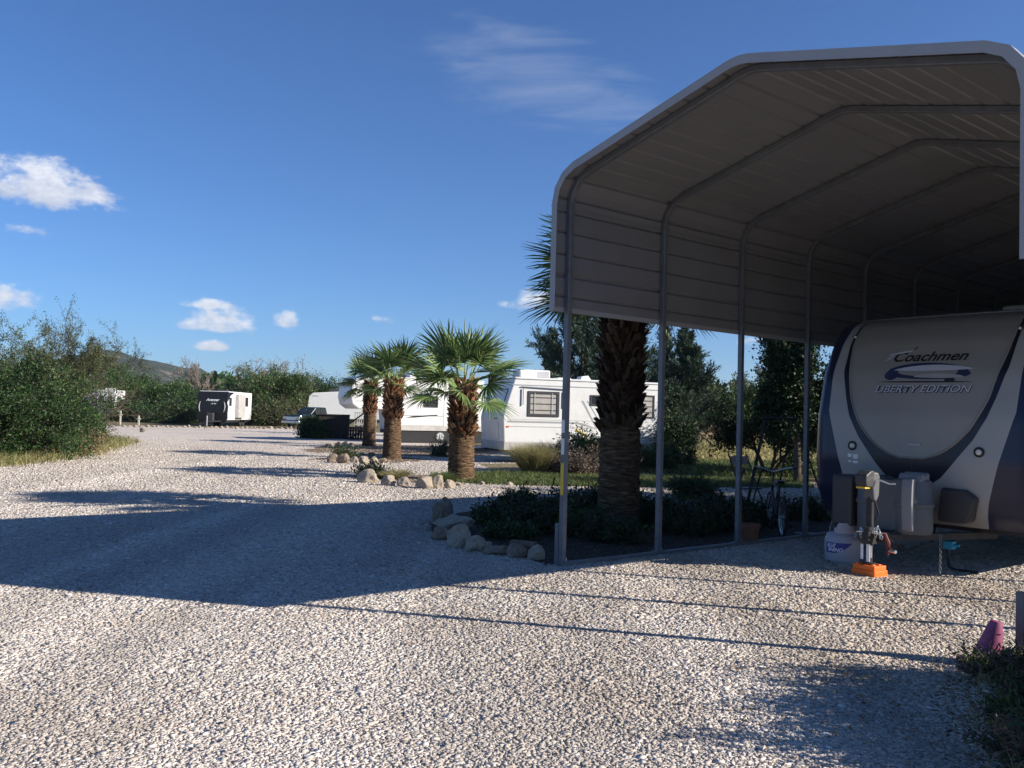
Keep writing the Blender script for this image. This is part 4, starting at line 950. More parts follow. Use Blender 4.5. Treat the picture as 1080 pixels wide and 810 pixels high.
# pot by the third leg
o=G(789,574); pt2=thing('plant_pot','brown ridged terracotta pot beside the third leg of the carport','plant pot',(o.x+.02,o.y+.12,0))
MB().lathe([(.10,0),(.12,.02),(.125,.06),(.135,.065),(.135,.10),(.14,.105),(.145,.15),(.15,.155),(.155,.20),(.165,.205),(.17,.25),(.15,.25),(.145,.21),(0,.21)],24).build('pot',M['terra'],pt2,smooth=50)
# yellow-brown hoses / stick by base
def tube_thing(name,label,cat,pts,r,m,loc): 
    mb=MB(); mb.tube(pts,r,7); o=mb.build(name,M[m],None,smooth=60); o.location=loc; tag(o,label,cat); return o
o=G(858,566); tube_thing('garden_hose','thin grey hose lying on shaded gravel left of the propane tank','hose',[(-.35,.2,.02),(-.1,.12,.03),(.2,.1,.03),(.45,.0,.02),(.7,-.05,.02)],.013,'grey',(o.x+.15,o.y,0))

# timbers in the bed
for nm,(x0,y0,x1,y1),h,lb in (('landscape_timber',(520,562,563,567),.11,'upper weathered landscape timber lying in the dark planting bed'),('landscape_timber',(537,576,562,579),.07,'short low timber offcut lying just inside the bed rocks')):
    a=G(x0,y0);b=G(x1,y1); L=(b-a).length; ang=math.atan2(b.y-a.y,b.x-a.x)
    mb=MB(); mb.prism([(0,0),(.12,0),(.13,h*.6),(.10,h),(.02,h),(-.01,h*.5)],0,L,axis='x'); ob=mb.build(nm,M['timber'],None,bevel=.01); ob.location=(a.x,a.y,.005); ob.rotation_euler=(0,0,ang); tag(ob,lb,'timber')

# ------------------------------------------------------------------ rocks
import bmesh
from mathutils import noise
def rockmesh(seed,flat=.0):
    bm=bmesh.new(); bmesh.ops.create_icosphere(bm,subdivisions=4,radius=.5); rg=random.Random(seed); off=Vector((rg.uniform(0,99),rg.uniform(0,99),rg.uniform(0,99)))
    pl=[(Vector((rg.gauss(0,1),rg.gauss(0,1),rg.gauss(0,.8))).normalized(),rg.uniform(.25,.42)) for _ in range(13)]
    for v in bm.verts:
        p=v.co.copy()
        for n_,d_ in pl:
            k=p.dot(n_)-d_
            if k>0: p-=n_*k*.92
        p+=p.normalized()*(noise.noise(p*2.2+off)*.10+noise.noise(p*6+off)*.06+noise.noise(p*15+off)*.03)
        v.co=p
    me=bpy.data.meshes.new('rock'); bm.to_mesh(me); bm.free(); me.shade_smooth(); me.set_sharp_from_angle(angle=R(32)); return me
RM=[rockmesh(i+3) for i in range(9)]; RMl=[]
for i,me in enumerate(RM): 
    m2=me.copy(); me.materials.append(M['rock']); m2.materials.append(M['rock_dark']); RMl.append(m2)
rk=random.Random(5)
def rock(x0,y0,x1,y1,label,i=None,dark=False,group=None,sink=.17,name='rock',depthf=.9):
    g=G((x0+x1)/2,y1); w=(x1-x0)/F*g.y; h=(y1-y0)/F*g.y; i=rk.randrange(9) if i is None else i
    o=bpy.data.objects.new(name,(RMl if dark else RM)[i]); COL.objects.link(o); o.location=(g.x,g.y+w*.4,h*(.5-sink)); o.scale=(w*1.2,w*depthf,h*(.92+2*sink)); o.rotation_euler=(rk.uniform(-.15,.15),rk.uniform(-.15,.15),rk.choice((0,pi))+rk.uniform(-.3,.3))
    tag(o,label,'rock',group); return o
gb='rocks edging the bed by the carport leg'
rock(454,530,467,552,'dark upright rock at the far left tip of the rock pile',1,True,gb); rock(463,523,481,548,'tall pointed rock standing at the back of the rock pile',2,True,gb)
rock(454,543,496,562,'long flat slab-like rock lying in the rock pile',3,False,gb,depthf=.6); rock(453,556,474,571,'brown rock low at the left edge of the pile',4,True,gb)
rock(472,556,501,580,'large tan boulder in the middle of the bed rocks',5,False,gb); rock(489,562,512,583,'pale slanting rock just right of the tan boulder',6,False,gb)
rock(507,568,520,583,'small pale upright rock wedged beside the slanting rock',7,False,gb); rock(509,573,534,587,'wide low grey rock between the pale rocks and blocky rock',8,True,gb)
rock(533,575,554,590,'blocky grey rock second from the carport leg',0,True,gb); rock(553,574,573,592,'pale pointed rock nearest the front carport leg',2,False,gb)
gm='rocks around the nearer small palm'; lm_='rough pale limestone rock in the row in front of the nearer palm'
for b in ((376,496,399,510),(399,501,418,513),(418,504,433,514),(435,499,458,516),(455,502,468,516),(467,506,479,516),(388,493,400,500),(480,507,487,513),(533,508,541,513),(505,508,511,512)): rock(*b,lm_,group=gm)
g2='rocks in front of the second palm'; l2='small limestone rock in the row before the middle palm'
for b in ((341,478,355,488),(355,478,369,489),(369,482,378,488),(377,481,388,490),(390,481,400,490),(400,483,408,489),(372,477,384,482),(386,477,396,481)): rock(*b,l2,dark=rk.random()<.4,group=g2)
g3='rocks by the farthest palm'; l3='tiny pale rock in the row left of the farthest palm'
for b in ((344,465,352,472),(351,465,360,472),(360,466,368,473),(367,467,373,471)): rock(*b,l3,group=g3)
gk='kerb stones along the far edge of the drive'; lk='small white kerb stone in the far line across the gravel'
x=128
while x<322:
    w=rk.uniform(3.2,5.5); yb=450.5+(x-130)*.012+rk.uniform(-.4,.4); rock(x,yb-rk.uniform(1.8,3),x+w,yb,lk,group=gk,sink=.2); x+=w+rk.uniform(.4,2)
gr='reddish rocks heaped beside the black nosed trailer'; lr='reddish brown rock in the heap beside the far black nosed trailer'
for k in range(16): x=rk.uniform(240,268); yb=rk.uniform(444.5,449); rock(x,yb-rk.uniform(2.5,4.5),x+rk.uniform(3.5,6),yb,lr,dark=rk.random()<.6,group=gr)
gl='rocks where the big bush ends'; ll='small rock on the gravel edge at the tip of the big bush'
for b in ((122,461,131,466),(131,460,137,465),(138,462,147,467),(114,463,121,468),(146,451,152,456)): rock(*b,ll,dark=rk.random()<.5,group=gl)

lr_=np.random.default_rng(77); n_=420; lx=np.concatenate([lr_.uniform(1.2,3.4,n_//2),lr_.uniform(-1.5,5,n_//2)]); ly=np.concatenate([lr_.uniform(3.8,6.2,n_//2),lr_.uniform(6,13,n_//2)])
o=leaves('leaf_litter',np.c_[lx,ly,np.full(n_,.022)],unit(lr_.normal(size=(n_,3))*[1,1,.12]),.035,.016,M['l_tan'],None,lr_); o['kind']='stuff'
# cone, stub post weeds
g=G(1041,703); cn=thing('traffic_cone','faded pink plastic cone leaning in the weeds at the right edge','traffic cone',(g.x-.02,g.y,.0)); cn.rotation_euler=(R(4),R(13),0)
MB().lathe([(.095,.0),(.098,.02),(.045,.29),(.036,.315),(.02,.318)],20).build('cone_body',M['cone'],cn,smooth=50); MB().box(-.13,.13,-.13,.13,-.015,.012).build('cone_base',M['cone'],cn,bevel=.01)

# ------------------------------------------------------------------ plants
gB='bushes of the thicket at the left edge'
def shrub(label,loc,h,seed,lm='l_dark',n=14000,wide=1.,leaf=(.085,.034),group=None,name='shrub',cat='shrub',sig=.10,stems=8,splay=.9,extra=None,cf=None):
    c=dict(cf or CF_BUSH); c['wide']=wide
    if group==gB: n=int(n*1.6)
    return tree(name,label,cat,loc,c,seed,group,stems,0,h,.05,n,leaf,lm,'bark',sig,splay,extra,parts=('stems','foliage'))
def sh(px,Y,h,**k):                # a shrub at pixel column px and depth Y
    p=AT(px,440,Y); shrub(k.pop('label'),(p.x,Y,0),h,k.pop('seed'),**k)
sh(-40,23.6,3.4,seed=101,label='dense dark bush cut by the left frame edge',group=gB,wide=1.3,n=30000)
sh(8,25.5,3.2,seed=102,label='dense dark green bush at the front of the left thicket',group=gB,wide=1.25,n=34000)
sh(38,28,2.7,seed=103,lm='l_mid',label='greener bush in the front of the thicket under the twiggy branches',group=gB,wide=1.2,n=26000)
sh(52,28.2,1.9,seed=104,lm='l_mid',label='low green bush with a dry tan patch in the left thicket',group=gB,wide=1.2,n=15000,leaf=(.09,.045))
sh(58,31.5,1.8,seed=105,lm='l_mid',label='low bright green bush near the right end of the thicket',group=gB,wide=.95,n=20000)
sh(94,34.5,.9,seed=106,lm='l_dark',label='small dark bush at the right tip of the thicket',group=gB,wide=.85,n=15000)
sh(48,30.2,3.0,seed=107,lm='l_dark',label='tall dark bush in the middle of the thicket behind the dry patch',group=gB,wide=1.1,n=22000)
sh(20,33,4.0,seed=108,lm='l_dark',label='tall dark bush at the back of the left thicket',group=gB,wide=1.3,n=26000)
sh(38,38,3.3,seed=109,lm='l_olive',label='olive bush at the back of the thicket beside the white trailer',group=gB,wide=1.0,n=20000)
sh(66,27.6,1.0,seed=110,lm='l_tan',label='dry tan brush patch at the foot of the thicket',name='dry_brush',wide=1.2,n=5000,leaf=(.09,.03),cat='dry brush')
sh(64,28.4,2.15,seed=111,lm='l_rust',label='rusty brown dead branch patch in the middle of the thicket',name='dry_brush',wide=.45,n=2200,leaf=(.09,.04),cat='dry brush')
CF_MESQ['minr']=.006; CF_MESQ['minz']=1.9
def mesq(px,Y,h,seed,label,n=16000,wide=1.,lean=0,stems=4,leaf=(.07,.022),lm='l_olive',sig=.05,cf=None,splay=.5,r=.09,group='wispy mesquites rising from the thicket'):
    p=AT(px,440,Y); c=dict(cf or CF_MESQ); c['wide']=wide
    tree('mesquite_tree',label,'tree',(p.x,Y,0),c,seed,group,stems,lean,h,r,n,leaf,lm,'bark',sig,splay)
mesq(6,28,4.3,201,'feathery mesquite at the left frame edge above the dark bushes',24000,1.25)
mesq(58,30,5.3,202,'tallest wispy mesquite reaching up right above the thicket',20000,.68,.15)
mesq(30,32,4.4,203,'olive mesquite between the edge mesquite and the tallest one',20000,1.1)
mesq(72,36,4.9,204,'thin mesquite branch spray leaning right toward the hill',6500,.75,.75,2,cf=dict(CF_MESQ,minz=2.9,clear=2,up={3:.5,2:.25,1:.1,0:.05}))
# dry grass fringe along the thicket foot
def fringe(name,label,cat,pts,n,h,m,seed,spread=.3,kind=None,w=.010,droop=.6):
    rg=np.random.default_rng(seed); P=[]
    seg=[(Vector(a),Vector(b)) for a,b in zip(pts[:-1],pts[1:])]; Ls=np.array([(b-a).length for a,b in seg]); i=rg.choice(len(seg),n,p=Ls/Ls.sum()); t=rg.random(n)
    A=np.array([[*a] for a,b in seg])[i]; B=np.array([[*b] for a,b in seg])[i]
    Pt=A+(B-A)*t[:,None]; Pt=np.c_[Pt[:,0]+rg.normal(size=n)*spread,Pt[:,1]+rg.normal(size=n)*spread,np.zeros(n)+.004]
    D=unit(rg.normal(size=(n,3))*[.35,.35,.1]+[0,0,1]); o=blades(name,Pt,D,h*(.4+.9*rg.random(n)),w,M[m],None,rg,droop); tag(o,label,cat,None,kind); return o
fringe('dry_grass_fringe',None,None,[(-13.3,20,0),(-13.0,23.6,0),(-14.2,29,0),(-15.6,34,0),(-17,38,0)],9000,.30,'l_straw',301,.45,'stuff',.016)
fringe('green_weed_fringe',None,None,[(-13.6,20,0),(-13.4,23.6,0),(-14.6,29,0),(-15.9,34,0),(-17.6,39,0)],7000,.35,'l_grass',302,.5,'stuff',.018)
# lawn grass
def area(name,poly,n,h,m,seed,w=.008,kind='stuff'):
    rg=np.random.default_rng(seed); P=np.array([p[:2] for p in poly],float); lo,hi=P.min(0),P.max(0); X=lo+(hi-lo)*rg.random((n,2)); X=X[inside(X[:,0],X[:,1],poly)]; n=len(X)
    D=unit(rg.normal(size=(n,3))*[.4,.4,.1]+[0,0,1]); o=blades(name,np.c_[X,np.full(n,.01)],D,h*(.5+.8*rg.random(n)),w,M[m],None,rg,.6); o['kind']=kind; return o
area('lawn_grass',lawn,26000,.12,'l_grass',311,.016)
area('rear_grass',[(3,26),(14,26),(18,36),(6,35)],16000,.16,'l_grass',312,.03)
area('dry_field_grass',[(5,36),(24,37),(34,70),(14,66)],26000,.35,'l_straw',313,.05)
# ornamental grass clump and neighbours
def clump(name,label,cat,loc,n,h,r,m,seed,w=.008,lean=.35,group=None,droop=.9):
    rg=np.random.default_rng(seed); a=rg.random(n)*2*pi; q=r*.5*np.sqrt(rg.random(n)); Pt=np.c_[q*np.cos(a),q*np.sin(a),np.zeros(n)]
    D=unit(np.c_[np.cos(a)*lean*q/r*2.2,np.sin(a)*lean*q/r*2.2,np.ones(n)]+rg.normal(size=(n,3))*.14); root=thing(name,label,cat,loc,0,group)
    blades('blades',Pt,D,h*(.55+.5*rg.random(n)),w,M[m],root,rg,droop); return root
p=AT(563,495,25.2); clump('grass_clump','light olive ornamental grass clump in front of the white trailer','ornamental grass',(p.x,25.2,0),6500,.92,.62,'l_straw',321,.009,.4,droop=.5)
p=AT(585,495,25.8); clump('grass_clump','browner wispy grass clump right of the olive clump','ornamental grass',(p.x,25.8,0),2200,1.0,.4,'l_twig',322,.009,.4,droop=.5)
sh(622,26.3,1.45,seed=331,label='dark green shrub left of the big palm trunk, before the white trailer',wide=.95,n=11000,leaf=(.09,.035),lm='l_mid')
sh(607,24.5,.9,seed=332,label='low brown twiggy shrub at the foot of the carport leg view',wide=.9,n=3500,leaf=(.06,.02),lm='l_twig')
sh(712,31.0,2.3,seed=333,label='round dark evergreen shrub to the right of the white trailer',wide=.55,n=26000,leaf=(.10,.03),lm='l_vdark',sig=.14)
sh(696,27.8,1.0,seed=334,label='small dark shrub right of the big palm trunk',wide=.9,n=8000,leaf=(.08,.03),lm='l_dark')
sh(731,18.1,.55,seed=335,label='low dark spiky shrub on the gravel strip behind the bed',wide=1.0,n=4200,leaf=(.11,.02),lm='l_dark',sig=.05,stems=10)
# bed: ground cover foliage as individual shrubs
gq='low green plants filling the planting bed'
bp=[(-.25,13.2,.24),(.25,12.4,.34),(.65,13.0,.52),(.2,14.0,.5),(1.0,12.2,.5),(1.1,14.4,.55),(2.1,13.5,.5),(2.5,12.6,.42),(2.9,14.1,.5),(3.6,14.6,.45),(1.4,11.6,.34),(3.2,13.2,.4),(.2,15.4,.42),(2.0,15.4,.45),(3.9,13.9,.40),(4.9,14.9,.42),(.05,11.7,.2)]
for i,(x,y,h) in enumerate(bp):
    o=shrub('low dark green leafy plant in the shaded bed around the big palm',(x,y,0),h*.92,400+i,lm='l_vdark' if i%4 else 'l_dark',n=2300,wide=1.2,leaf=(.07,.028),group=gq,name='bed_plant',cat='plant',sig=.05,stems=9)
# little plants among rocks by the near palm
p=G(415,507); clump('yellow_green_plant','yellow green tufted plant between rocks by the nearer palm','plant',(p.x,p.y+.3,0),900,.34,.35,'l_straw',351,.012,.7); p=G(467,511); clump('yellow_green_plant','small green tuft at the foot of the nearer palm','plant',(p.x,p.y+.5,0),500,.35,.25,'l_grass',352,.012,.6)
p=G(395,503); sh(392,21.6,.45,seed=353,label='small green plant among the rocks left of the nearer palm',wide=1.,n=900,leaf=(.07,.03),lm='l_mid')
sh(365,29.5,.45,seed=354,label='small dark plant behind the middle rock row',wide=1.2,n=900,leaf=(.08,.03),lm='l_dark')
sh(465,33,.9,seed=355,label='small yellow green sapling left of the nearer palm trunk',wide=.5,n=400,leaf=(.10,.04),lm='l_grass')
# hedge beside the deck
p=AT(330,445,50); sh(330,50.2,1.12,seed=361,label='rounded very dark clipped bush at the left end of the deck',wide=.8,n=12000,leaf=(.12,.06),lm='l_dark',sig=.2)
# weeds in the lower right corner
gw='weeds in the lower right corner'
for i,(x,y,h) in enumerate(((3.28,5.75,.28),(3.2,5.25,.22),(2.85,4.85,.2),(3.05,4.5,.34),(2.75,4.25,.3),(3.35,4.9,.42),(2.62,3.95,.26),(3.5,5.5,.34))):
    shrub('low leafy weed on the gravel in the lower right corner',(x,y,0),h,420+i,lm='l_mid' if i<3 else 'l_dark',n=1000,wide=1.3,leaf=(.035,.014),group=gw,name='weed_plant',cat='weed',sig=.03,stems=6)
fringe('corner_grass',None,None,[(3.3,5.9,0),(3.1,5.0,0),(2.6,4.0,0),(2.45,3.6,0)],1500,.22,'l_straw',303,.16,'stuff',.004,.8)
# bushes just outside the right edge, whose shade crosses the corner
for i,(x,y,h,wd,lb) in enumerate(((4.0,4.9,1.15,.75,'bushy shrub just past the right edge beside the leaning cone'),(4.15,4.35,1.5,.8,'tallest shrub just past the right edge whose shade crosses the corner'),(3.75,3.85,1.4,.85,'lower shrub past the right edge nearest the viewer'))):
    shrub(lb,(x,y,0),h,441+i,lm='l_dark',n=26000,wide=wd,leaf=(.05,.024),sig=.07)

# ------------------------------------------------------------------ palms
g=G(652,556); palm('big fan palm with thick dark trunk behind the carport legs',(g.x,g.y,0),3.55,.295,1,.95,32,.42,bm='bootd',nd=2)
g=G(486,507); palm('nearest of the three sunlit fan palms, in front of the white trailers',(g.x,g.y,0),2.22,.31,2,.96,21,.52,nd=0)
g=G(413,484.5); palm('middle one of the three sunlit fan palms behind a rock row',(g.x,g.y,0),2.56,.30,3,.95,19,.55,nd=0)
g=G(389,470.5); palm('farthest and leftmost of the three sunlit fan palms',(g.x,g.y,0),2.82,.29,4,.92,21,.55,nd=0)

# ------------------------------------------------------------------ trees behind
def con(px,Y,h,r,seed,label,n=16000,**k): p=AT(px,440,Y); conifer(label,(p.x,Y,0),h,r,seed,n,**k)
con(615,37,6.3,2.9,501,'tall blue green conifer just left of the big palm trunk',36000,power=.7)
con(581,41,5.5,1.7,502,'narrow conifer top showing left of the tall conifer',12000)
con(667,38,6.4,2.2,503,'tall conifer directly behind the big palm trunk',20000,power=.7)
con(722,39,5.5,2.2,504,'pointed conifer standing alone right of the big palm',36000,power=.95)
con(696,44,6.0,2.0,505,'dark conifer behind and left of the pointed conifer',16000)
def tr(px,Y,h,seed,label,cf=CF_TREE,lm='l_mid',n=14000,leaf=(.12,.07),wide=1.,r=.12,group='trees and brush beyond the drive',name='broadleaf_tree',stems=1,sig=.14,bm='bark',splay=.5):
    p=AT(px,440,Y); c=dict(cf); c['wide']=wide
    tree(name,label,'tree',(p.x,Y,0),c,seed,group,stems,0,h,r,n,leaf,lm,bm,sig,splay)
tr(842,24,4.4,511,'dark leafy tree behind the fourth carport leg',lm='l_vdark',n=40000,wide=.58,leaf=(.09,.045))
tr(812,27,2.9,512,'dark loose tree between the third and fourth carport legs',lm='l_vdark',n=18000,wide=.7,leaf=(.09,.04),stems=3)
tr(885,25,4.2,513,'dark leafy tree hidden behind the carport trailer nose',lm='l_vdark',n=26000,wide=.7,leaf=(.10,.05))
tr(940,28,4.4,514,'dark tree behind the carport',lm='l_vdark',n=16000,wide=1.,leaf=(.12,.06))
tr(757,50,4.2,515,'pale olive mesquite beyond the dry field seen between carport legs',CF_MESQ,'l_olive',26000,(.13,.06),1.1,stems=3,name='mesquite_tree')
tr(735,56,4.6,516,'pale mesquite farther back in the dry field',CF_MESQ,'l_olive',16000,(.14,.06),1.1,stems=3,name='mesquite_tree')
tr(778,44,3.6,517,'small light green tree standing right of the pale mesquite',CF_MESQ,'l_mid',14000,(.12,.05),1.0,stems=3,name='mesquite_tree')
tr(790,75,6,518,'distant tree at the back of the dry field',lm='l_olive',n=14000,leaf=(.2,.1),wide=1.3)
tr(700,80,6,519,'distant tree behind the pointed conifer',lm='l_olive',n=12000,leaf=(.2,.1),wide=1.3)
tr(850,70,6,520,'distant tree behind the dark leafy trees',lm='l_olive',n=10000,leaf=(.2,.1),wide=1.3)
for i,(x,y,h) in enumerate(((13.2,15.2,6.2),(16,17.5,6.8),(13.6,19.2,6.0),(17.5,21.5,6.5))):
    tree('broadleaf_tree','broadleaf tree hidden behind the right side of the carport','tree',(x,y,0),dict(CF_TREE,wide=.9),560+i,'trees hidden behind the carport',1,0,h,.14,16000,(.13,.08),'l_dark','bark',.2)
# brush beyond the drive, left to right
for i,(px,Y,h,lm,w,nm,cf,n) in enumerate((
    (112,99,6.0,'l_mid',1.1,'green tree above the far white trailer',CF_TREE,13000),
    (136,96,5.0,'l_dark',1.1,'dark green tree right of the far white trailer',CF_TREE,13000),
    (152,92,4.6,'l_mid',1.15,'rounded green tree below the hill top',CF_TREE,15000),
    (171,94,4.5,'l_mid',1.1,'bright green tree under the hill right slope',CF_TREE,15000),
    (187,91,3.7,'l_dark',1.1,'dark tree just left of the black nosed trailer',CF_TREE,13000),
    (203,96,3.3,'l_mid',1.1,'green brush tree directly behind the black nosed trailer',CF_TREE,12000),
    (226,98,3.1,'l_twig',1.2,'grey brown leafless brush behind the white side of the trailer',CF_BARE,3000),
    (246,96,3.3,'l_twig',1.2,'low brown brush right of the black nosed trailer roof',CF_BARE,3500),
    (270,90,4.4,'l_olive',.9,'dull olive tree between the bare trees',CF_TREE,10000),
    (292,86,5.8,'l_mid',1.1,'broad green tree above the pickup truck',CF_TREE,17000),
    (313,92,5.6,'l_olive',.9,'olive tree right of the broad green tree',CF_TREE,11000),
    (335,96,5.2,'l_dark',.9,'dark tree top above the far trailer roof',CF_TREE,9000),
    (126,88,2.8,'l_dark',1.5,'low dark scrub left of the wooden stakes',CF_BUSH,7000),
    (163,86,2.6,'l_dark',1.6,'low dark scrub on the far verge',CF_BUSH,8000),
    (192,84,2.6,'l_dark',1.5,'low dark scrub touching the black nosed trailer',CF_BUSH,8000),
    (277,84,3.4,'l_dark',1.2,'dark scrub right of the trailer white side',CF_BUSH,9000),
    (292,84,3.0,'l_olive',1.2,'olive scrub behind the pickup hood',CF_BUSH,8000))):
    tr(px,Y,h,600+i,nm,cf,lm,int(n*.75),(.19,.09),w*1.15,.13,stems=1 if cf is not CF_BUSH else 8,sig=.30 if 'l_twig'!=lm else .15,splay=.8)
for i,(px,Y,h,nm) in enumerate(((213,104,7.6,'leafless pale tree standing behind the black nosed trailer'),(262,93,7.0,'bare spreading tree left of the tall green tree'),(281,95,7.4,'bare twiggy tree rising behind the broad green tree'),(303,97,7.8,'bare brown topped tree above the pickup'),(326,101,6.0,'thin bare tree left of the far trailer'))):
    tr(px,Y,h,640+i,nm,CF_BARE,'l_twig',1500,(.22,.05),1.15 if i!=0 else .8,.16,bm='barkpale',name='bare_tree',sig=.1)
mesq(437,60,5.0,651,'tree rising far behind the fifth wheel',9000,1.1,leaf=(.16,.08),group='trees and brush beyond the drive')
p=AT(560,440,40); tree('mesquite_tree','tree behind the boxy white trailer','tree',(3.5,42.5,0),dict(CF_MESQ),652,'trees and brush beyond the drive',3,0,4.2,.09,7000,(.12,.06),'l_mid','bark',.1,.5)
# dark far woods closing the horizon: one mass nobody could count
def woods(name,arc,n,h,m,seed,size=1.1):
    rg=np.random.default_rng(seed); a=arc[0]+(arc[1]-arc[0])*rg.random(n); d=arc[2]+(arc[3]-arc[2])*rg.random(n); hh=h*(.65+.35*np.sin(a*37)+.15*np.sin(a*91)+.2*rg.random(n)); z=hh*rg.random(n)**.7
    Pt=np.c_[d*np.sin(a),d*np.cos(a),z]; D=unit(rg.normal(size=(n,3))+[0,0,.3]); s=size*(.5+rg.random(n)); o=leaves(name,Pt,D,s,s*.6,M[m],None,rg); o['kind']='stuff'
woods('far_woods',(-.75,.75,150,210),60000,6.5,'l_dark',700,1.3)
# two stakes by the far trailer
for x,lb in ((126.5,'left thin wooden stake standing on the far verge'),(146,'stubby pale stake on the far verge, right of the thin stake')):
    p=AT(x,449,70); mb=MB(); mb.box(-.06,.06,-.06,.06,0,1.15 if x<130 else .8); mb.box(-.16,.16,-.05,.05,.78 if x<130 else .5,.86 if x<130 else .58); ob=mb.build('wooden_stake',M['palewood'],None,bevel=.01); ob.location=(p.x,70,0); tag(ob,lb,'stake')

# ------------------------------------------------------------------ camera, sun, sky
cam=bpy.data.cameras.new('camera'); co=bpy.data.objects.new('camera',cam); COL.objects.link(co)
cam.sensor_width=36; cam.lens=F/1080*36; cam.clip_end=9000; cam.clip_start=.05
co.matrix_world=Matrix.Translation((0,0,H))@Matrix.Rotation(pi/2+PITCH,4,'X')@Matrix.Rotation(ROLL,4,'Z')
SC.camera=co
ts=Vector((cos(AZ)*cos(EL),-sin(AZ)*cos(EL),sin(EL)))
sl=bpy.data.lights.new('sun','SUN'); sl.energy=5.0; sl.angle=R(.5); sl.color=(1,.925,.81); so=bpy.data.objects.new('sun',sl); COL.objects.link(so); so.rotation_euler=ts.to_track_quat('Z','Y').to_euler()
w=bpy.data.worlds.new('World'); SC.world=w; w.use_nodes=True; nt=w.node_tree; N=nt.nodes; L=nt.links; BG=N['Background']
sky=N.new('ShaderNodeTexSky'); sky.sky_type='NISHITA'; sky.sun_disc=False; sky.sun_elevation=EL; sky.sun_rotation=pi/2+AZ; sky.air_density=1.0; sky.dust_density=.2; sky.ozone_density=3.0; sky.altitude=600
BG.inputs[1].default_value=.086
def node(t,**k):
    n=N.new(t)
    for a,v in k.items(): setattr(n,a,v)
    return n
def math_(op,a,b=None,c=None):
    n=node('ShaderNodeMath',operation=op)
    for i,x in enumerate((a,b,c)):
        if x is None: continue
        if isinstance(x,(int,float)): n.inputs[i].default_value=x
        else: L.new(x,n.inputs[i])
    return n.outputs[0]
tc=node('ShaderNodeTexCoord'); sx=node('ShaderNodeSeparateXYZ'); L.new(tc.outputs['Generated'],sx.inputs[0])
az=math_('ARCTAN2',sx.outputs[0],sx.outputs[1]); el=math_('ARCSINE',sx.outputs[2])
cv=node('ShaderNodeCombineXYZ'); L.new(az,cv.inputs[0]); L.new(math_('MULTIPLY',el,1.6),cv.inputs[1])
def nz(scale,det=8,rough=.62,off=0,dist=0,vec=None):
    n=node('ShaderNodeTexNoise'); n.inputs['Scale'].default_value=scale; n.inputs['Detail'].default_value=det; n.inputs['Roughness'].default_value=rough; n.inputs['Distortion'].default_value=dist
    v=node('ShaderNodeVectorMath',operation='ADD'); L.new(vec or cv.outputs[0],v.inputs[0]); v.inputs[1].default_value=(off,off*.37,0); L.new(v.outputs[0],n.inputs['Vector']); return n.outputs['Fac']
n1=nz(34,9,.62); n2=nz(14,4,.5,3.3)
clouds=[ # centre px, half sizes px, bottom squash, strength
 (48,203,72,36,.45,1.0),(0,196,50,28,.45,.8),(25,242,26,6,1,.42),(6,317,32,17,.6,.9),(222,322,26,9,.55,.95),(234,345,44,22,.30,1.0),(262,350,16,10,.6,.8),(217,366,23,9,.5,.95),(301,339,17,10,.8,.7),(404,338,15,6,.8,.5),(568,316,26,11,.7,.75),(792,361,16,6,.8,.7),(560,322,30,7,.8,.5)]
field=None; shade=None
for cx_,cy_,rx,ry,sq,st in clouds:
    d0=ray(cx_,cy_); d0/=np.linalg.norm(d0); a0=math.atan2(d0[0],d0[1]); e0=math.asin(d0[2]); ra=rx/F*cos(e0)*1.0; re=ry/F
    u=math_('DIVIDE',math_('SUBTRACT',az,a0),ra); v0=math_('DIVIDE',math_('SUBTRACT',el,e0),re)
    v=math_('MAXIMUM',v0,math_('DIVIDE',v0,-sq))     # flat base
    f_=math_('MULTIPLY',math_('SUBTRACT',1,math_('ADD',math_('MULTIPLY',u,u),math_('MULTIPLY',v,v))),st)
    f_=math_('MAXIMUM',f_,-2)
    h_=math_('MULTIPLY',math_('GREATER_THAN',f_,-.6),math_('ADD',v0,0))
    field=f_ if field is None else math_('MAXIMUM',field,f_); shade=h_ if shade is None else math_('ADD',shade,h_)
ns=math_('ADD',math_('MULTIPLY',math_('SUBTRACT',n1,.5),3.4),math_('MULTIPLY',math_('SUBTRACT',n2,.5),1.2))
tot=math_('ADD',field,ns)
mr=node('ShaderNodeMapRange',interpolation_type='SMOOTHSTEP'); L.new(tot,mr.inputs[0]); mr.inputs[1].default_value=.02; mr.inputs[2].default_value=1.1; mr.inputs[4].default_value=.88
mk=mr.outputs[0]
# cloud tone: brighter tops, greyer bases, lit on the sunward (right) side
n3=nz(60,6,.6,7.7); tone=math_('ADD',math_('MULTIPLY',shade,.16),math_('ADD',math_('MULTIPLY',math_('SUBTRACT',n3,.5),.9),.62))
cr=node('ShaderNodeValToRGB'); L.new(tone,cr.inputs[0]); cr.color_ramp.elements[0].color=(2.9,3.3,4.4,1); cr.color_ramp.elements[0].position=.25; cr.color_ramp.elements[1].color=(6.6,6.7,7.0,1); cr.color_ramp.elements[1].position=.85
mx=node('ShaderNodeMix',data_type='RGBA'); L.new(mk,mx.inputs[0]); tint=node('ShaderNodeMix',data_type='RGBA',blend_type='MULTIPLY'); tint.inputs[0].default_value=1; L.new(sky.outputs[0],tint.inputs[6]); tint.inputs[7].default_value=(.37,.61,.92,1); L.new(tint.outputs[2],mx.inputs[6]); L.new(cr.outputs[0],mx.inputs[7])
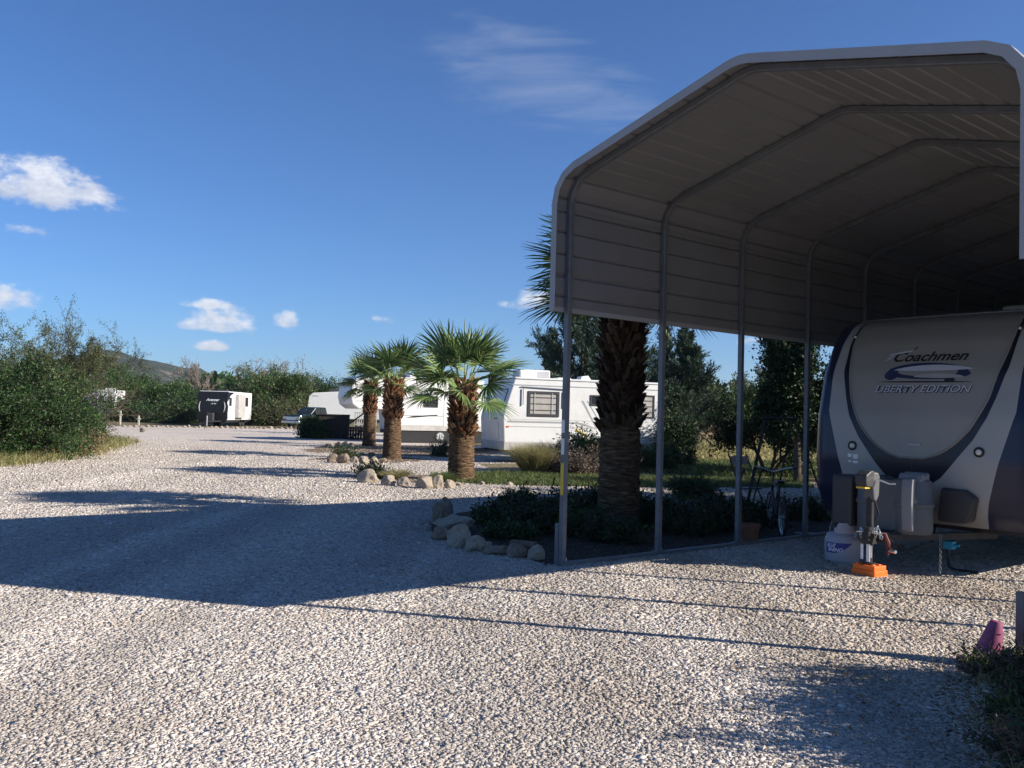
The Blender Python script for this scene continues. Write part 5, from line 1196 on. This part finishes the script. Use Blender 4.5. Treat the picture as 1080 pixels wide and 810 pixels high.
# thin high cirrus
d0=ray(565,80); d0/=np.linalg.norm(d0); a0=math.atan2(d0[0],d0[1]); e0=math.asin(d0[2])
rt=node('ShaderNodeMapping'); rt.inputs['Rotation'].default_value=(0,0,R(18)); rt.inputs['Scale'].default_value=(1,3.2,1); L.new(cv.outputs[0],rt.inputs[0])
n4=nz(7,8,.6,1.9,.5,rt.outputs[0])
u=math_('DIVIDE',math_('SUBTRACT',az,a0),.16); v=math_('DIVIDE',math_('ADD',math_('SUBTRACT',el,e0),math_('MULTIPLY',math_('SUBTRACT',az,a0),.22)),.055)
ff=math_('SUBTRACT',1,math_('ADD',math_('MULTIPLY',u,u),math_('MULTIPLY',v,v)))
mr2=node('ShaderNodeMapRange',interpolation_type='SMOOTHSTEP'); L.new(math_('ADD',ff,math_('MULTIPLY',math_('SUBTRACT',n4,.5),4.5)),mr2.inputs[0]); mr2.inputs[1].default_value=-.1; mr2.inputs[2].default_value=2.4; mr2.inputs[4].default_value=.28
mx2=node('ShaderNodeMix',data_type='RGBA'); L.new(mr2.outputs[0],mx2.inputs[0]); L.new(mx.outputs[2],mx2.inputs[6]); mx2.inputs[7].default_value=(4.2,4.6,5.4,1)
L.new(mx2.outputs[2],BG.inputs[0])
vs_=SC.view_settings; vs_.view_transform='Standard'; vs_.look='None'; vs_.gamma=1; vs_.use_curve_mapping=False; vs_.exposure=.78
SC.cycles.max_bounces=6; SC.cycles.diffuse_bounces=3; SC.cycles.transparent_max_bounces=8; SC.cycles.use_denoising=True
SC.cycles.sample_clamp_indirect=6

# ------------------------------------------------------------------ air
hz=MB().box(-3600,3600,-350,4300,-1,175)
hm=bpy.data.materials.new('haze_air'); hm.use_nodes=True; hn=hm.node_tree; hn.nodes.clear(); ho=hn.nodes.new('ShaderNodeOutputMaterial'); hv=hn.nodes.new('ShaderNodeVolumePrincipled')
hv.inputs['Color'].default_value=(.80,.88,1,1); hv.inputs['Density'].default_value=.00013; hv.inputs['Anisotropy'].default_value=.2; hn.links.new(hv.outputs[0],ho.inputs['Volume'])
ho_=hz.build('haze',hm); ho_['kind']='stuff'
SC.cycles.volume_bounces=0
